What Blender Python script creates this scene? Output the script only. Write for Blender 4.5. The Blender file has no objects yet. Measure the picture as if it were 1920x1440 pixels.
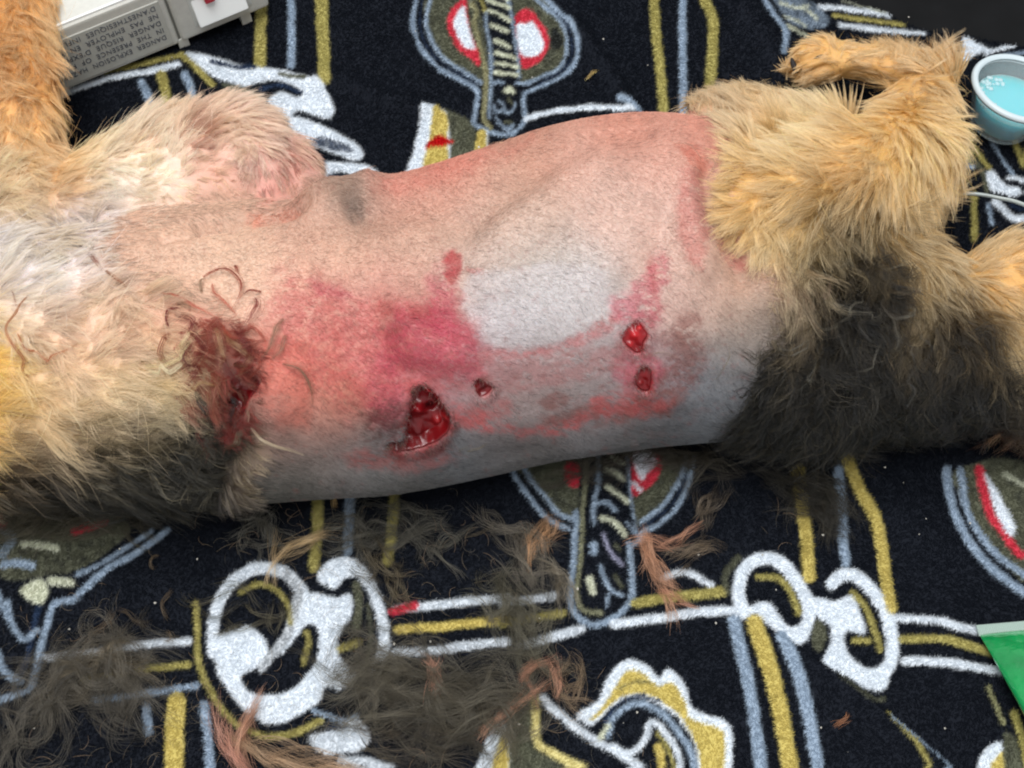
import bpy, bmesh, math, random
import numpy as np
from mathutils import Vector, Matrix
from mathutils.bvhtree import BVHTree

rng = np.random.default_rng(7)
random.seed(7)
sc = bpy.context.scene
COL = sc.collection
R = math.radians

# ------------------------------------------------------------------ camera
PITCH, DIST, HFOV = R(66), 0.60, R(45)
FPX = 960.0 / math.tan(HFOV / 2)
CAM = np.array([0.0, -DIST * math.cos(PITCH), DIST * math.sin(PITCH)])
CR = np.array([1.0, 0, 0])
CU = np.array([0, math.sin(PITCH), math.cos(PITCH)])
CF = np.array([0, math.cos(PITCH), -math.sin(PITCH)])
cam = bpy.data.cameras.new('camera')
cam.sensor_fit = 'HORIZONTAL'
cam.angle = HFOV
cam.clip_start = 0.01
cam.clip_end = 50
cam_o = bpy.data.objects.new('camera', cam)
COL.objects.link(cam_o)
cam_o.location = CAM
cam_o.rotation_euler = (R(90) - PITCH, 0, 0)
sc.camera = cam_o

# ------------------------------------------------------------------ light of the room
w = bpy.data.worlds.new('World')
sc.world = w
w.use_nodes = True
bg = w.node_tree.nodes['Background']
bg.inputs[0].default_value = (0.93, 0.97, 1.0, 1)
bg.inputs[1].default_value = 0.60


def area_lamp(name, loc, target, size, size_y, power, color):
    l = bpy.data.lights.new(name, 'AREA')
    l.shape = 'RECTANGLE'
    l.size, l.size_y, l.energy, l.color = size, size_y, power, color
    o = bpy.data.objects.new(name, l)
    COL.objects.link(o)
    o.location = loc
    o.rotation_euler = (Vector(target) - Vector(loc)).to_track_quat('-Z', 'Y').to_euler()
    return o


area_lamp('ceiling_lamp', (-0.12, -0.02, 1.40), (0, 0.02, 0), 1.0, 0.65, 18.5, (0.985, 0.99, 1.0))

sc.view_settings.view_transform = 'Standard'
sc.view_settings.look = 'None'
sc.view_settings.exposure = 0.1
sc.view_settings.gamma = 1.0
sc.render.engine = 'CYCLES'
sc.cycles.use_denoising = True
sc.cycles.filter_width = 2.1
sc.cycles.max_bounces = 8
sc.cycles.transmission_bounces = 8
sc.cycles.glossy_bounces = 6
sc.cycles.diffuse_bounces = 3
sc.cycles.transparent_max_bounces = 8
try:
    sc.cycles_curves.shape = 'RIBBONS'
    sc.cycles_curves.subdivisions = 2
except Exception:
    pass


# ------------------------------------------------------------------ helpers
def lin(c):
    c = np.asarray(c, float) / 255.0
    return np.where(c <= 0.04045, c / 12.92, ((c + 0.055) / 1.055) ** 2.4)


def at(px, py, z=0.0):
    """point of height z seen at photo pixel (px, py)"""
    px, py, z = np.broadcast_arrays(np.asarray(px, float), np.asarray(py, float), np.asarray(z, float))
    d = ((px - 960) / FPX)[..., None] * CR + (-(py - 720) / FPX)[..., None] * CU + CF
    t = (z - CAM[2]) / d[..., 2]
    return CAM + d * t[..., None]


def to_px(P):
    q = P - CAM
    dep = q @ CF
    return np.stack([960 + FPX * (q @ CR) / dep, 720 - FPX * (q @ CU) / dep], -1)


_tab = rng.random((64, 256, 256)).astype(np.float32)


def vnoise(x, y, seed=0):
    t = _tab[seed % 64]
    xi, yi = np.floor(x).astype(int), np.floor(y).astype(int)
    fx, fy = x - xi, y - yi
    fx, fy = fx * fx * (3 - 2 * fx), fy * fy * (3 - 2 * fy)
    a, b = t[xi & 255, yi & 255], t[(xi + 1) & 255, yi & 255]
    c, d = t[xi & 255, (yi + 1) & 255], t[(xi + 1) & 255, (yi + 1) & 255]
    return (a * (1 - fx) + b * fx) * (1 - fy) + (c * (1 - fx) + d * fx) * fy


def fbm(x, y, seed=0, o=3):
    s, a, tot = 0, 1.0, 0
    for k in range(o):
        s = s + a * vnoise(x * 2 ** k + 17 * k, y * 2 ** k + 31 * k, seed + k)
        tot += a
        a *= 0.5
    return s / tot * 2 - 1


def crom(pts, n=6, closed=False):
    p = np.asarray(pts, float)
    if len(p) < 3:
        return p
    if closed:
        q = np.vstack([p[-1], p, p[0], p[1]])
    else:
        q = np.vstack([2 * p[0] - p[1], p, 2 * p[-1] - p[-2]])
    out = []
    t = np.linspace(0, 1, n, endpoint=False)[:, None]
    for i in range(1, len(q) - 2):
        a, b, c, d = q[i - 1], q[i], q[i + 1], q[i + 2]
        out.append(0.5 * (2 * b + (c - a) * t + (2 * a - 5 * b + 4 * c - d) * t * t + (3 * b - a - 3 * c + d) * t ** 3))
    out = np.vstack(out)
    return out if closed else np.vstack([out, p[-1]])


def seg_dist(X, pl, closed=False):
    n = len(pl)
    best = np.full(len(X), 1e9)
    for i in range(n if closed else n - 1):
        a, b = pl[i], pl[(i + 1) % n]
        ab = b - a
        L = max(ab @ ab, 1e-9)
        t = np.clip(((X - a) @ ab) / L, 0, 1)
        d = X - a - t[:, None] * ab
        best = np.minimum(best, (d * d).sum(1))
    return np.sqrt(best)


def poly_sdf(X, poly):
    """negative inside"""
    d = seg_dist(X, poly, True)
    ins = np.zeros(len(X), bool)
    n = len(poly)
    x, y = X[:, 0], X[:, 1]
    for i in range(n):
        x1, y1 = poly[i]
        x2, y2 = poly[(i + 1) % n]
        c = (y1 > y) != (y2 > y)
        if y1 != y2:
            ins ^= c & (x < (x2 - x1) * (y - y1) / (y2 - y1) + x1)
    return np.where(ins, -d, d)


def mix_poly(X, C, pts, rgb, soft=4.0, amt=1.0, jit=0.0, seed=3, mottle=0.0, smooth=True, freq=0.04):
    """blend colour rgb into C where X lies in the outline"""
    pl = crom(pts, 5, True) if smooth else np.asarray(pts, float)
    m = soft * 3 + jit
    k = (X[:, 0] > pl[:, 0].min() - m) & (X[:, 0] < pl[:, 0].max() + m) & (X[:, 1] > pl[:, 1].min() - m) & (X[:, 1] < pl[:, 1].max() + m)
    if not k.any():
        return
    Y = X[k]
    d = poly_sdf(Y, pl)
    if jit:
        d = d + jit * fbm(Y[:, 0] * freq, Y[:, 1] * freq, seed, 4)
    a = np.clip(0.5 - d / (2 * soft), 0, 1)
    a = a * a * (3 - 2 * a) * amt
    if mottle:
        a = a * np.clip(1 - mottle + mottle * 1.7 * (0.55 + 1.1 * fbm(Y[:, 0] * 0.06, Y[:, 1] * 0.09, seed + 9, 4) + 0.9 * fbm((Y[:, 0] + Y[:, 1] * 0.5) * 0.10, (Y[:, 1] - Y[:, 0] * 0.5) * 0.40, seed + 5, 2)), 0, 1)
    C[k] = C[k] * (1 - a[:, None]) + np.asarray(rgb) * a[:, None]


def node_mat(name, attr=None, color=(0.5, 0.5, 0.5), rough=0.6, spec=0.3, noise=0.0, nscale=200, bump=0.0, bscale=400, **kw):
    m = bpy.data.materials.new(name)
    m.use_nodes = True
    nt = m.node_tree
    b = nt.nodes['Principled BSDF']
    b.inputs['Roughness'].default_value = rough
    b.inputs['Specular IOR Level'].default_value = spec
    for k_, v in kw.items():
        b.inputs[k_].default_value = v
    if attr:
        a = nt.nodes.new('ShaderNodeAttribute')
        a.attribute_name = attr
        src = a.outputs['Color']
    else:
        a = nt.nodes.new('ShaderNodeRGB')
        a.outputs[0].default_value = (*color, 1)
        src = a.outputs[0]
    if noise:
        tc = nt.nodes.new('ShaderNodeTexCoord')
        n = nt.nodes.new('ShaderNodeTexNoise')
        n.inputs['Scale'].default_value = nscale
        n.inputs['Detail'].default_value = 4
        nt.links.new(tc.outputs['Object'], n.inputs['Vector'])
        mr = nt.nodes.new('ShaderNodeMapRange')
        mr.inputs[1].default_value, mr.inputs[2].default_value = 0.3, 0.7
        mr.inputs[3].default_value, mr.inputs[4].default_value = 1 - noise, 1 + noise
        nt.links.new(n.outputs[0], mr.inputs[0])
        mx = nt.nodes.new('ShaderNodeVectorMath')
        mx.operation = 'SCALE'
        nt.links.new(src, mx.inputs[0])
        nt.links.new(mr.outputs[0], mx.inputs['Scale'])
        src = mx.outputs[0]
    nt.links.new(src, b.inputs['Base Color'])
    if bump:
        tc = nt.nodes.new('ShaderNodeTexCoord')
        n = nt.nodes.new('ShaderNodeTexNoise')
        n.inputs['Scale'].default_value = bscale
        n.inputs['Detail'].default_value = 5
        nt.links.new(tc.outputs['Object'], n.inputs['Vector'])
        bp = nt.nodes.new('ShaderNodeBump')
        bp.inputs['Strength'].default_value = 0.6
        bp.inputs['Distance'].default_value = bump
        nt.links.new(n.outputs[0], bp.inputs['Height'])
        nt.links.new(bp.outputs[0], b.inputs['Normal'])
    return m


def hair_mat(name, rough=0.45, spec=0.25):
    return node_mat(name, attr='col', rough=rough, spec=spec)


def fur_mat(name, rough=0.32, radial=0.45, coat=0.0):
    m = bpy.data.materials.new(name)
    m.use_nodes = True
    nt = m.node_tree
    b = nt.nodes['Principled BSDF']
    b.inputs['Roughness'].default_value = 0.5
    b.inputs['Specular IOR Level'].default_value = 0.25
    h = nt.nodes.new('ShaderNodeBsdfHairPrincipled')
    h.parametrization = 'COLOR'
    h.inputs['Roughness'].default_value = rough
    h.inputs['Radial Roughness'].default_value = radial
    h.inputs['Coat'].default_value = coat
    h.inputs['Random Roughness'].default_value = 0.2
    a = nt.nodes.new('ShaderNodeAttribute')
    a.attribute_name = 'col'
    g = nt.nodes.new('ShaderNodeGamma')
    g.inputs['Gamma'].default_value = 1.5
    nt.links.new(a.outputs['Color'], g.inputs['Color'])
    nt.links.new(g.outputs[0], h.inputs['Color'])
    nt.links.new(a.outputs['Color'], b.inputs['Base Color'])
    mx = nt.nodes.new('ShaderNodeMixShader')
    mx.inputs[0].default_value = 0.42
    nt.links.new(b.outputs[0], mx.inputs[1])
    nt.links.new(h.outputs[0], mx.inputs[2])
    nt.links.new(mx.outputs[0], nt.nodes['Material Output'].inputs['Surface'])
    return m


def hair_obj(name, P, rad, col, mat, parent=None):
    """P (N,K,3) strands, rad (N,K) radii, col (N,3) linear colours"""
    N, K = P.shape[:2]
    cu = bpy.data.hair_curves.new(name)
    cu.add_curves([K] * N)
    cu.attributes['position'].data.foreach_set('vector', np.ascontiguousarray(P, dtype=np.float32).ravel())
    ra = cu.attributes.get('radius') or cu.attributes.new('radius', 'FLOAT', 'POINT')
    ra.data.foreach_set('value', np.ascontiguousarray(np.broadcast_to(rad, (N, K)), dtype=np.float32).ravel())
    ca = cu.attributes.new('col', 'FLOAT_COLOR', 'CURVE' if col.ndim == 2 else 'POINT')
    cf = np.clip(col.reshape(-1, 3), 0, 1)
    ca.data.foreach_set('color', np.hstack([cf, np.ones((len(cf), 1))]).astype(np.float32).ravel())
    cu.materials.append(mat)
    o = bpy.data.objects.new(name, cu)
    COL.objects.link(o)
    o.parent = parent
    return o


def mesh_obj(name, V, F, mat, parent=None, smooth=True, col=None):
    me = bpy.data.meshes.new(name)
    me.from_pydata([tuple(v) for v in V], [], [tuple(f) for f in F])
    if smooth:
        me.polygons.foreach_set('use_smooth', np.ones(len(me.polygons), bool))
    if col is not None:
        set_col(me, col)
    me.materials.append(mat)
    o = bpy.data.objects.new(name, me)
    COL.objects.link(o)
    o.parent = parent
    return o


def set_col(me, col, name='col'):
    a = me.color_attributes.new(name, 'FLOAT_COLOR', 'POINT')
    a.data.foreach_set('color', np.hstack([np.clip(col, 0, 1), np.ones((len(col), 1))]).astype(np.float32).ravel())


def bm_obj(name, bm, mat, parent=None, smooth=False):
    me = bpy.data.meshes.new(name)
    bm.to_mesh(me)
    bm.free()
    if smooth:
        me.polygons.foreach_set('use_smooth', np.ones(len(me.polygons), bool))
    me.materials.append(mat)
    o = bpy.data.objects.new(name, me)
    COL.objects.link(o)
    o.parent = parent
    return o


def empty(name, loc):
    o = bpy.data.objects.new(name, None)
    o.empty_display_size = 0.02
    COL.objects.link(o)
    o.location = loc
    return o


def tag(o, label=None, category=None, group=None, kind=None):
    for k, v in (('label', label), ('category', category), ('group', group), ('kind', kind)):
        if v:
            o[k] = v
    return o


def adopt(ch, root):
    """parent without moving (root has only a location)"""
    ch.parent = root
    ch.matrix_parent_inverse = Matrix.Translation(-Vector(root.location))
    return ch

# ------------------------------------------------------------------ table under the blanket
BLK, WHT, BLU = lin((27, 30, 37)), lin((224, 230, 236)), lin((154, 170, 187))
GOLD, GOLDB, OLV = lin((172, 162, 98)), lin((204, 186, 108)), lin((98, 99, 82))
RED, CREAM, NAVY = lin((205, 62, 78)), lin((206, 208, 186)), lin((46, 60, 84))
BLOOD = lin((190, 22, 26))

bm = bmesh.new()
bmesh.ops.create_cube(bm, size=1)
for v in bm.verts:
    v.co = Vector((v.co.x * 1.6, v.co.y * 1.3 + 0.05, v.co.z * 0.03 - 0.0195))
table = bm_obj('table', bm, node_mat('table_black', color=lin((14, 14, 15)), rough=0.7, spec=0.15, noise=0.3, nscale=60))
tag(table, 'dark table top under the patterned fleece blanket', 'table', kind='structure')

# ------------------------------------------------------------------ printed pattern of the blanket, in blanket space
RES = 2.0
CW, CH = int(1920 / RES), int(1440 / RES)
gy, gx = np.mgrid[0:CH, 0:CW]
GRID = np.stack([gx.ravel() * RES, gy.ravel() * RES], 1).astype(float)
CAN = np.tile(BLK, (CH * CW, 1))


def _box(x0, y0, x1, y1):
    a, b = max(0, int(x0 / RES)), min(CW, int(x1 / RES) + 2)
    c, d = max(0, int(y0 / RES)), min(CH, int(y1 / RES) + 2)
    if a >= b or c >= d:
        return None
    return (np.arange(c, d)[:, None] * CW + np.arange(a, b)[None]).ravel()


def zz(pts, o, s):
    return [(o[0] + x * s, o[1] + y * s) for x, y in pts]


def stroke(pts, wd, rgb, amt=1.0, mottle=0.0):
    pl = crom(pts, 6)
    m = wd + 6
    ix = _box(pl[:, 0].min() - m, pl[:, 1].min() - m, pl[:, 0].max() + m, pl[:, 1].max() + m)
    if ix is None:
        return
    X = GRID[ix]
    d = seg_dist(X, pl) - wd * 0.41 + 1.6 * fbm(X[:, 0] * 0.09, X[:, 1] * 0.09, 11, 2)
    a = np.clip(0.5 - d / 4.0, 0, 1) * amt
    if mottle:
        a = a * np.clip(1 - mottle + mottle * (0.9 + fbm(X[:, 0] * 0.11, X[:, 1] * 0.11, 21, 3)), 0, 1)
    CAN[ix] = CAN[ix] * (1 - a[:, None]) + rgb * a[:, None]


def fill(pts, rgb, amt=1.0, mottle=0.0):
    pl = crom(pts, 5, True)
    ix = _box(pl[:, 0].min() - 8, pl[:, 1].min() - 8, pl[:, 0].max() + 8, pl[:, 1].max() + 8)
    if ix is None:
        return
    X = GRID[ix]
    d = poly_sdf(X, pl) + 1.6 * fbm(X[:, 0] * 0.09, X[:, 1] * 0.09, 11, 2)
    a = np.clip(0.5 - d / 4.0, 0, 1) * amt
    if mottle:
        a = a * np.clip(1 - mottle + mottle * (0.9 + 1.3 * fbm(X[:, 0] * 0.10, X[:, 1] * 0.10, 21, 3)), 0, 1)
    CAN[ix] = CAN[ix] * (1 - a[:, None]) + rgb * a[:, None]


def S(o, s, pts, wd, rgb, amt=1.0, mottle=0.0):
    stroke(zz(pts, o, s), wd * s, rgb, amt, mottle)


def Fl(o, s, pts, rgb, amt=1.0, mottle=0.0):
    fill(zz(pts, o, s), rgb, amt, mottle)


# upper left bands
z1 = ((0, 0), 0.375)
stroke([(489, -5), (488, 60), (486, 119)], 26, GOLD)
stroke([(546, -5), (547, 60), (545, 121)], 18, BLU)
stroke([(603, -5), (606, 80), (609, 146)], 27, GOLD)
stroke([(112, 183), (200, 154), (270, 140), (336, 127)], 13, WHT)
stroke([(200, 139), (270, 124), (336, 110)], 11, GOLD)
stroke([(266, 158), (276, 178), (285, 205)], 18, BLU)
stroke([(303, 147), (309, 165), (313, 200)], 23, GOLD)
stroke([(348, 147), (357, 165), (368, 200)], 17, BLU)
stroke([(340, 107), (365, 128), (398, 160)], 15, GOLD)
stroke([(420, 160), (470, 172), (490, 200), (500, 240)], 13, OLV)
Fl(*z1, [(930, 280), (1060, 290), (1230, 330), (1400, 345), (1540, 375), (1600, 400), (1640, 470), (1670, 545), (1630, 590), (1540, 560), (1480, 545), (1440, 575), (1370, 540), (1330, 490), (1400, 450), (1480, 475), (1510, 455), (1440, 410), (1330, 405), (1220, 425), (1100, 405), (1000, 345)], WHT)
S(*z1, [(1060, 315), (1160, 335), (1270, 335)], 26, NAVY)
S(*z1, [(1395, 368), (1450, 375), (1520, 378)], 24, OLV)
S(*z1, [(1300, 440), (1400, 420), (1500, 455)], 24, NAVY)
S(*z1, [(1290, 470), (1340, 560), (1400, 640), (1440, 720), (1520, 775), (1590, 795)], 26, OLV)
Fl(*z1, [(1430, 570), (1520, 580), (1620, 620), (1720, 670), (1790, 720), (1815, 770), (1780, 795), (1700, 770), (1600, 730), (1520, 700), (1460, 650)], WHT)
Fl(*z1, [(1530, 690), (1620, 675), (1720, 710), (1765, 748), (1700, 745), (1600, 722)], NAVY, 0.9, 0.4)
S(*z1, [(1480, 545), (1560, 575), (1640, 590)], 18, BLK)
Fl(*z1, [(1590, 800), (1680, 800), (1800, 810), (1880, 840), (1870, 882), (1790, 880), (1700, 850), (1640, 860), (1610, 900), (1590, 860)], WHT)
S(*z1, [(1650, 870), (1720, 880), (1790, 905)], 20, NAVY)
S(*z1, [(1470, 790), (1520, 850), (1555, 930)], 34, BLU)
S(*z1, [(1545, 790), (1580, 850), (1590, 910)], 18, OLV)
# upper medallion with the script staff
z2 = ((740, 0), 380 / 1710)
Fl(*z2, [(330, -60), (255, 200), (290, 340), (370, 470), (480, 560), (620, 640), (760, 720), (1000, 720), (1140, 680), (1260, 640), (1380, 580), (1450, 470), (1450, 350), (1420, 220), (1330, 110), (1150, -60)], OLV, 1, 0.55)
Fl(*z2, [(1330, 240), (1410, 300), (1400, 420), (1330, 420), (1310, 330)], BLK, 0.8)
S(*z2, [(190, -40), (150, 200), (190, 350), (260, 470), (360, 570), (490, 650), (610, 710), (700, 775), (690, 900), (665, 1040), (760, 1100), (880, 1140), (990, 1135), (1080, 1050), (1092, 960), (1085, 860), (1100, 785), (1180, 745), (1260, 715), (1390, 655), (1490, 580), (1540, 480), (1540, 350), (1490, 225), (1390, 115), (1230, -40)], 46, BLU)
S(*z2, [(310, -40), (262, 190), (300, 340), (380, 465), (490, 555), (620, 632), (725, 700)], 40, BLU)
S(*z2, [(1120, 690), (1260, 635), (1380, 575), (1445, 470), (1448, 350), (1415, 225), (1325, 115), (1150, -30)], 40, BLU)
S(*z2, [(240, -20), (208, 195), (245, 350), (320, 468), (430, 565), (560, 640), (680, 715)], 14, NAVY)
S(*z2, [(1200, 715), (1330, 640), (1435, 575), (1495, 475), (1495, 350), (1450, 225), (1355, 115)], 14, NAVY)
Fl(*z2, [(600, 15), (520, 60), (450, 150), (440, 250), (480, 350), (560, 450), (650, 520), (712, 565), (712, 450), (640, 300), (612, 150)], RED)
Fl(*z2, [(590, 80), (535, 115), (495, 200), (515, 300), (580, 400), (650, 430), (680, 420), (640, 310), (605, 180)], WHT)
Fl(*z2, [(1000, 170), (1080, 85), (1150, 100), (1230, 190), (1290, 290), (1300, 380), (1260, 470), (1180, 540), (1080, 575), (1045, 480), (1010, 300)], RED)
Fl(*z2, [(1022, 215), (1100, 200), (1165, 195), (1220, 270), (1258, 360), (1235, 440), (1150, 480), (1060, 455), (1025, 330)], WHT)
Fl(*z2, [(700, -40), (960, -40), (1030, 400), (1060, 700), (1020, 1060), (900, 1080), (790, 1040), (800, 700), (760, 300)], BLK)
S(*z2, [(700, -20), (740, 60), (765, 130)], 40, GOLD, 0.8)
S(*z2, [(650, 60), (690, 120), (668, 200), (700, 350), (740, 500), (765, 650), (765, 850), (750, 1000), (800, 1085)], 46, lin((150, 146, 112)))
S(*z2, [(765, 130), (770, 250), (800, 400), (812, 600), (805, 800), (795, 1000)], 34, BLU, 0.85)
S(*z2, [(950, -20), (985, 160), (1010, 330), (1035, 480), (1045, 650)], 34, BLU, 0.85)
for a_, b_, c_ in (((780, -50), (870, -30), (950, 0)), ((785, 20), (870, 45), (965, 80)), ((795, 105), (880, 140), (965, 185)), ((810, 225), (870, 245), (945, 275)), ((850, 350), (900, 370), (965, 402)), ((850, 450), (930, 470), (1010, 492)), ((850, 535), (930, 545), (1030, 562)), ((850, 612), (930, 618), (1030, 632))):
    S(*z2, [a_, b_, c_], 42, CREAM)
S(*z2, [(825, 705), (870, 695), (905, 705)], 44, BLU)
S(*z2, [(1030, 700), (1130, 700)], 40, BLU)
Fl(*z2, [(905, 775), (970, 730), (1020, 780), (985, 810)], CREAM)
S(*z2, [(830, 900), (850, 950), (900, 950), (980, 960), (1015, 890)], 34, BLU, 0.9)
S(*z2, [(870, 860), (910, 890), (930, 960)], 24, BLU, 0.8)
S(*z2, [(960, 850), (985, 890)], 40, OLV)
S(*z2, [(850, 1000), (890, 1060), (950, 1100), (1000, 1070)], 34, BLU, 0.9)
S(*z2, [(930, 1040), (980, 1050)], 36, OLV)
Fl(*z2, [(400, 925), (560, 980), (650, 1050), (690, 1180), (680, 1400), (440, 1420), (460, 1100)], OLV, 1, 0.5)
Fl(*z2, [(230, 890), (320, 880), (400, 925), (445, 1000), (445, 1420), (100, 1460), (150, 1300), (170, 1180), (205, 1020)], WHT)
Fl(*z2, [(330, 890), (400, 930), (448, 1000), (440, 1200), (440, 1430), (240, 1450), (290, 1150)], GOLDB)
Fl(*z2, [(690, 1130), (770, 1120), (775, 1380), (680, 1390)], GOLDB)
S(*z2, [(775, 1130), (780, 1300)], 22, WHT)
Fl(*z2, [(255, 1245), (290, 1180), (380, 1135), (440, 1165), (495, 1190), (430, 1222), (330, 1228)], BLOOD)
stroke([(985, 226), (1018, 214), (1060, 207), (1127, 202), (1190, 207)], 13, WHT)
stroke([(1160, 185), (1185, 200), (1200, 215)], 10, BLU)
# right hand vertical bands
stroke([(1225, -5), (1230, 75), (1237, 131), (1246, 230)], 21, GOLD)
stroke([(1279, -5), (1279, 100), (1281, 230)], 17, BLU)
stroke([(1318, -5), (1337, 45), (1335, 94), (1328, 200)], 23, GOLD)
# upper right corner, edge of the blanket
z3 = ((1400, 0), 520 / 1920)
Fl(*z3, [(170, -20), (400, 10), (520, 90), (560, 180), (450, 220), (300, 180), (220, 90)], BLU, 0.55, 0.6)
S(*z3, [(90, -30), (180, 120), (260, 240), (240, 400)], 50, BLU)
for q in ([(230, 40), (330, 70), (420, 60)], [(250, 130), (340, 160), (400, 200)], [(380, 80), (440, 110), (480, 150)], [(270, 190), (350, 240), (420, 270)]):
    S(*z3, q, 24, CREAM, 0.8)
S(*z3, [(500, 65), (700, 80), (990, 108)], 42, WHT, 0.9)
S(*z3, [(590, 122), (800, 148), (1100, 162)], 30, GOLD)
S(*z3, [(640, 185), (900, 210), (1230, 218)], 40, WHT, 0.9)
S(*z3, [(660, 20), (800, 60), (960, 90)], 20, CREAM, 0.6)
Fl(*z3, [(1500, 250), (1600, 290), (1690, 345), (1600, 370), (1500, 420)], WHT)
S(*z3, [(1650, 372), (1740, 340), (1850, 318)], 24, WHT)
S(*z3, [(1700, 400), (1800, 380), (1930, 360)], 24, BLU)
# right edge under the cup
z4 = ((1760, 240), 1 / 6)
S(*z4, [(340, 120), (480, 330), (575, 440)], 72, GOLD)
S(*z4, [(600, 130), (740, 380), (845, 530)], 48, BLU)
S(*z4, [(800, -20), (900, 250), (990, 480)], 75, GOLD)
S(*z4, [(330, 330), (460, 430), (520, 560), (545, 700)], 80, OLV)
Fl(*z4, [(540, 510), (620, 485), (700, 570), (780, 650), (900, 680), (930, 740), (850, 785), (700, 745), (580, 695)], WHT)
S(*z4, [(780, 570), (880, 570), (990, 640)], 56, WHT)
S(*z4, [(170, 430), (280, 420), (390, 440)], 66, BLU)
S(*z4, [(250, 480), (350, 495), (440, 500)], 40, BLK)
S(*z4, [(620, 840), (720, 930), (850, 1030), (980, 1010)], 100, WHT)
S(*z4, [(395, 760), (390, 1000), (385, 1270)], 90, GOLD)
S(*z4, [(545, 870), (590, 1090)], 62, BLU)
S(*z4, [(800, 880), (980, 950)], 40, NAVY)
# lower left medallion and band
z5 = ((0, 900), 0.375)
Fl(*z5, [(-10, 120), (400, 120), (640, 220), (560, 330), (430, 440), (280, 480), (-10, 480)], OLV, 0.9, 0.65)
S(*z5, [(830, 250), (690, 350), (560, 430), (440, 535), (370, 600), (275, 620), (240, 700), (205, 820), (175, 960), (140, 1050), (60, 1080), (-20, 1115)], 40, BLU)
S(*z5, [(750, 250), (620, 335), (490, 430), (390, 480)], 30, BLU, 0.9)
S(*z5, [(190, 640), (160, 760), (140, 880), (110, 960)], 34, NAVY)
S(*z5, [(120, 325), (200, 335), (285, 350)], 44, CREAM)
S(*z5, [(20, 430), (90, 420), (170, 440)], 46, BLU)
Fl(*z5, [(100, 560), (200, 500), (245, 560), (200, 625)], CREAM)
S(*z5, [(260, 510), (355, 522)], 52, CREAM, 0.9)
S(*z5, [(40, 610), (60, 720), (120, 800), (185, 750)], 38, BLU, 0.9)
S(*z5, [(-10, 560), (20, 660), (40, 700)], 34, BLU, 0.8)
S(*z5, [(-10, 860), (20, 960), (100, 1010)], 44, BLU, 0.9)
S(*z5, [(10, 250), (60, 300), (20, 380)], 60, BLU, 0.6, 0.4)
S(*z5, [(375, 262), (440, 235), (515, 205)], 50, RED)
S(*z5, [(-10, 190), (20, 230)], 50, RED)
S(*z5, [(230, 890), (500, 860), (700, 830), (945, 808)], 46, WHT, 0.92)
S(*z5, [(420, 1000), (560, 978), (700, 952), (945, 930)], 40, GOLD)
S(*z5, [(470, 1105), (600, 1090), (800, 1060), (985, 1033)], 40, BLU)
S(*z5, [(730, 1140), (742, 1260)], 52, BLU, 0.85)
S(*z5, [(882, 1110), (872, 1250), (870, 1480)], 112, GOLDB, 0.95)
S(*z5, [(1018, 1130), (1035, 1280), (1048, 1480)], 56, BLU)
# lower left scrolled flower
z6 = ((0, 900), 0.5)
S(*z6, [(735, 470), (740, 560), (748, 680), (785, 790), (850, 880), (910, 930), (1000, 962), (1100, 950), (1200, 905)], 30, GOLD, 0.9)
Fl(*z6, [(800, 600), (860, 578), (930, 552), (985, 590), (1005, 650), (965, 705), (905, 738), (930, 790), (1000, 808), (1080, 795), (1140, 750), (1188, 680), (1195, 600), (1182, 552), (1150, 548), (1110, 595), (1060, 655), (1038, 640), (1080, 590), (1100, 520), (1120, 450), (1180, 428), (1260, 440), (1312, 430), (1320, 500), (1290, 560), (1265, 610), (1280, 680), (1335, 728), (1310, 770), (1270, 790), (1220, 780), (1200, 830), (1120, 885), (1030, 918), (950, 892), (880, 822), (820, 730)], WHT)
S(*z6, [(1140, 430), (1080, 362), (985, 335), (890, 378), (825, 465), (800, 560), (805, 650)], 56, WHT, 0.95)
S(*z6, [(1075, 362), (1120, 420), (1098, 520), (1060, 610), (980, 705)], 44, lin((190, 194, 198)))
S(*z6, [(905, 428), (980, 398), (1045, 425), (1082, 480), (1088, 540)], 24, GOLD, 0.85)
S(*z6, [(1150, 575), (1158, 620), (1140, 690)], 28, GOLD, 0.7)
S(*z6, [(1215, 372), (1245, 325), (1295, 312), (1352, 345), (1400, 425), (1430, 520), (1440, 610), (1420, 690), (1398, 712)], 52, WHT, 0.95)
Fl(*z6, [(1190, 360), (1230, 308), (1300, 288), (1362, 322), (1340, 355), (1290, 372), (1252, 412), (1212, 392)], WHT)
S(*z6, [(1335, 395), (1345, 470), (1335, 560)], 36, OLV)
S(*z6, [(1275, 640), (1345, 612)], 34, GOLD, 0.8)
S(*z6, [(1380, 470), (1390, 600), (1370, 690)], 20, OLV, 0.7)
S(*z6, [(1175, 868), (1290, 905), (1335, 890)], 24, BLU)
Fl(*z6, [(1155, 962), (1230, 942), (1330, 898), (1390, 950), (1370, 1010), (1280, 1030), (1200, 1025)], WHT, 0.95)
S(*z6, [(1230, 935), (1300, 925)], 20, NAVY)
S(*z6, [(1280, 1055), (1380, 1060), (1470, 1085)], 40, WHT, 0.8)
S(*z6, [(1195, 30), (1190, 180), (1175, 330)], 46, GOLD, 0.9)
S(*z6, [(1312, 30), (1306, 180), (1300, 270)], 40, BLU, 0.9)
S(*z6, [(1478, 30), (1465, 180), (1450, 300)], 44, GOLD, 0.85)
S(*z6, [(1480, 482), (1600, 470), (1900, 440)], 40, WHT, 0.9)
S(*z6, [(1472, 490), (1552, 470)], 40, RED)
S(*z6, [(1490, 560), (1700, 545), (1900, 525)], 42, GOLDB)
S(*z6, [(1480, 650), (1620, 640), (1900, 605)], 40, WHT, 0.88)
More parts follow.
